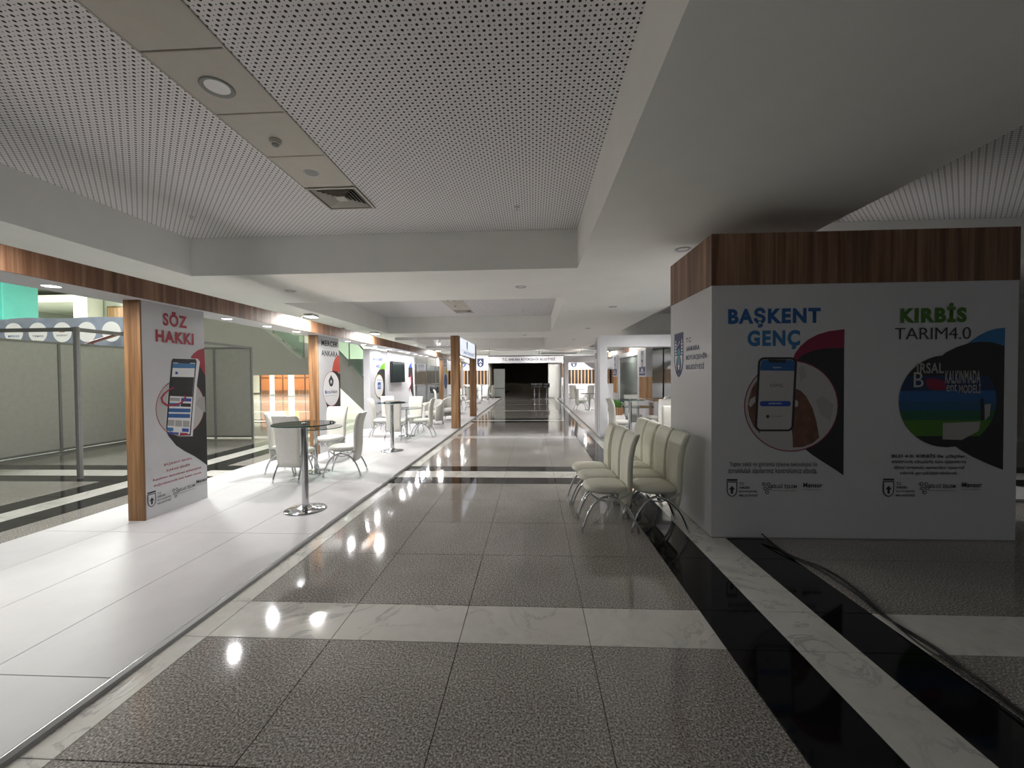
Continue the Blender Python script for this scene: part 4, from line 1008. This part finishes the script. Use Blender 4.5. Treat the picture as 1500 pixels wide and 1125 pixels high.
for k in range(3):
    t = thing('track_spot', 'small dark spotlight under the tall lobby ceiling', 'light', (-24.0+k*1.1, 17.0, 6.6+.05*k), 0, 'dark spotlights in the tall lobby'); G().tube([(0, 0, .1), (.08, 0, 0)], .05, 10).obj('lamp_head', 'black_matt', t); G().tube([(0, 0, 1.4), (0, 0, .1)], .01).obj('cord', 'black_matt', t)

# staircase with glass balustrade
t = thing('staircase', 'pale rendered staircase with landing and green glass balustrade in the lobby', 'staircase', (-8, 13, 0)); L = t.location
def xz(pts, y): return [Vector((x-L.x, y-L.y, z)) for x, z in pts]
G().prism(xz([(-12.6, 1.69), (-7.2, 1.69), (-7.2, 2.23), (-7.6, 2.23), (-12.3, 6.2), (-12.6, 6.2)], 13.0), (0, .25, 0)).obj('upper_stringer', 'stair', t)
G().prism(xz([(-7.2, 1.69), (-5.9, 1.69), (-5.9, 2.23), (-7.2, 2.23)], 13.9), (0, 1.6, 0)).obj('landing', 'stair', t)
G().prism(xz([(-6.6, 2.75), (-5.86, 1.99), (-5.16, 1.19), (-5.16, .22), (-6.2, 1.216), (-6.9, 1.95)], 12.98), (0, .2, 0)).obj('lower_stringer', 'stair', t)
for k in range(4, 11):
    x = -4.3-k*.235; z = .17*(k+1)
    bx(x-.28-L.x, x-L.x, .22, 1.9, z-.19, z).obj('step', 'stair', t)
for k in range(12):
    x = -7.55-k*.34; z = 2.3+.28*k
    bx(x-.34-L.x, x-L.x, .26, 1.7, z-.26, z).obj('step', 'stair', t)
for k in range(4):
    x = -7.6-k*1.15; z = 2.23+k*.97
    G().prism(xz([(x, z+.03), (x, z+1.0), (x-1.1, z+1.93), (x-1.1, z+.96)], 13.30), (0, .012, 0)).obj('glass_pane', 'bal_glass', t)
    G().tube([Vector((x-L.x, .3, z)), Vector((x-L.x, .3, z+1.05))], .02, 8).obj('baluster', 'alu_grey', t)
G().prism(xz([(-5.18, 1.25), (-5.18, 2.15), (-6.6, 3.7), (-6.6, 2.8)], 12.95), (0, .012, 0)).obj('glass_pane', 'bal_glass', t)
G().tube([Vector((-5.18-L.x, -.04, 2.2)), Vector((-6.6-L.x, -.04, 3.75))], .025, 8).obj('handrail', 'alu_grey', t)
for x, z in ((-5.25, 1.3), (-5.9, 2.05)): G().tube([Vector((x-L.x, -.06, z-.1)), Vector((x-L.x, -.06, z+1.0))], .02, 8).obj('baluster', 'alu_grey', t)
G().prism(xz([(-7.2, 2.3), (-7.2, 3.2), (-6.9, 3.2), (-6.9, 2.3)], 13.3), (0, .012, 0)).obj('glass_pane', 'bal_glass', t)

# warm lit room at the far end of the lobby
t = thing('warm_room_front', 'orange lit panelled room front far behind the stair', 'room front', (-25, 40, 0))
for k in range(5):
    bx(-2.4+k*1.15+.03, -2.4+(k+1)*1.15-.03, 0, .1, .35, 3.4).obj('wood_panel', 'warm', t)
    bx(-2.4+k*1.15-.03, -2.4+k*1.15+.03, -.05, .12, 0, 3.5).obj('mullion', 'black_matt', t)
bx(-2.4, 3.4, -.05, .1, 0, .345).obj('sill', 'walnut', t); bx(.2, 1.5, -.06, -.01, 2.0, 2.6).obj('yellow_panel', 'yellow_glow', t)
bx(-2.4, 3.4, -.06, .11, 1.55, 1.68).obj('mid_rail', 'walnut', t); bx(-2.4, 3.4, -1.2, .2, 3.5, 3.6).obj('canopy_top', 'stair', t)
area('warm_light', (0, -1.0, 3.4), (0, .5, -1), 2.5, 170, (1, .60, .32), t)
t = thing('lobby_glazing', 'pale lit glazed bays left of the orange room front', 'glazing', (-30.5, 40, 0))
for k in range(4):
    bx(-3+k*1.5+.06, -3+(k+1)*1.5-.06, 0, .1, .1, 3.6).obj('pale_panel', 'lobby', t); bx(-3+k*1.5-.06, -3+k*1.5+.06, -.1, .12, 0, 3.7).obj('frame_post', 'alu', t)
column(-20.6, 34, .35, 3.6, 'lobby', 'slim pale column in front of the orange room front')
column(-23.6, 36, .3, 3.6, 'lobby', 'second slim pale column before the orange room front')
# smoked glass wall beyond the television wall
t = thing('glazed_partition', 'smoked green glass partition with dark bars beyond the television wall', 'glazed wall', (-6.45, 22, 0))
for k in range(6):
    y = -4+k*2.2
    for z0, z1 in ((.05, 1.1), (1.16, 2.3)): bx(0, .02, y+.04, y+2.16, z0, z1).obj('glass_pane', 'greyglass', t)
    bx(-.02, .04, y-.04, y+.04, 0, 2.9).obj('mullion', 'alu_grey', t)
bx(-.02, .04, -4, 9.2, 1.1, 1.159).obj('bar', 'alu_grey', t); bx(-.02, .04, -4, 9.2, 2.301, 2.9).obj('top_board', 'coffer_side', t)
# lobby lights: real ceiling panels
for k, (x, y) in enumerate(((-14, 14), (-24, 14), (-14, 28), (-24, 28), (-33, 22), (-12, 38))):
    t = thing('ceiling_light_panel', 'large lit panel in the tall lobby ceiling', 'light', (x, y, 7.93), 0, 'lit panels in the tall lobby ceiling')
    bx(-1, 1, -1, 1, 0, .06).obj('tray', 'alu', t); bx(-.95, .95, -.95, .95, -.01, -.001).obj('diffuser', 'led', t)
    area('panel_light', (0, 0, -.02), (0, 0, -1), 1.9, L_LOBBY, (.97, 1., .94), t, 'SQUARE')
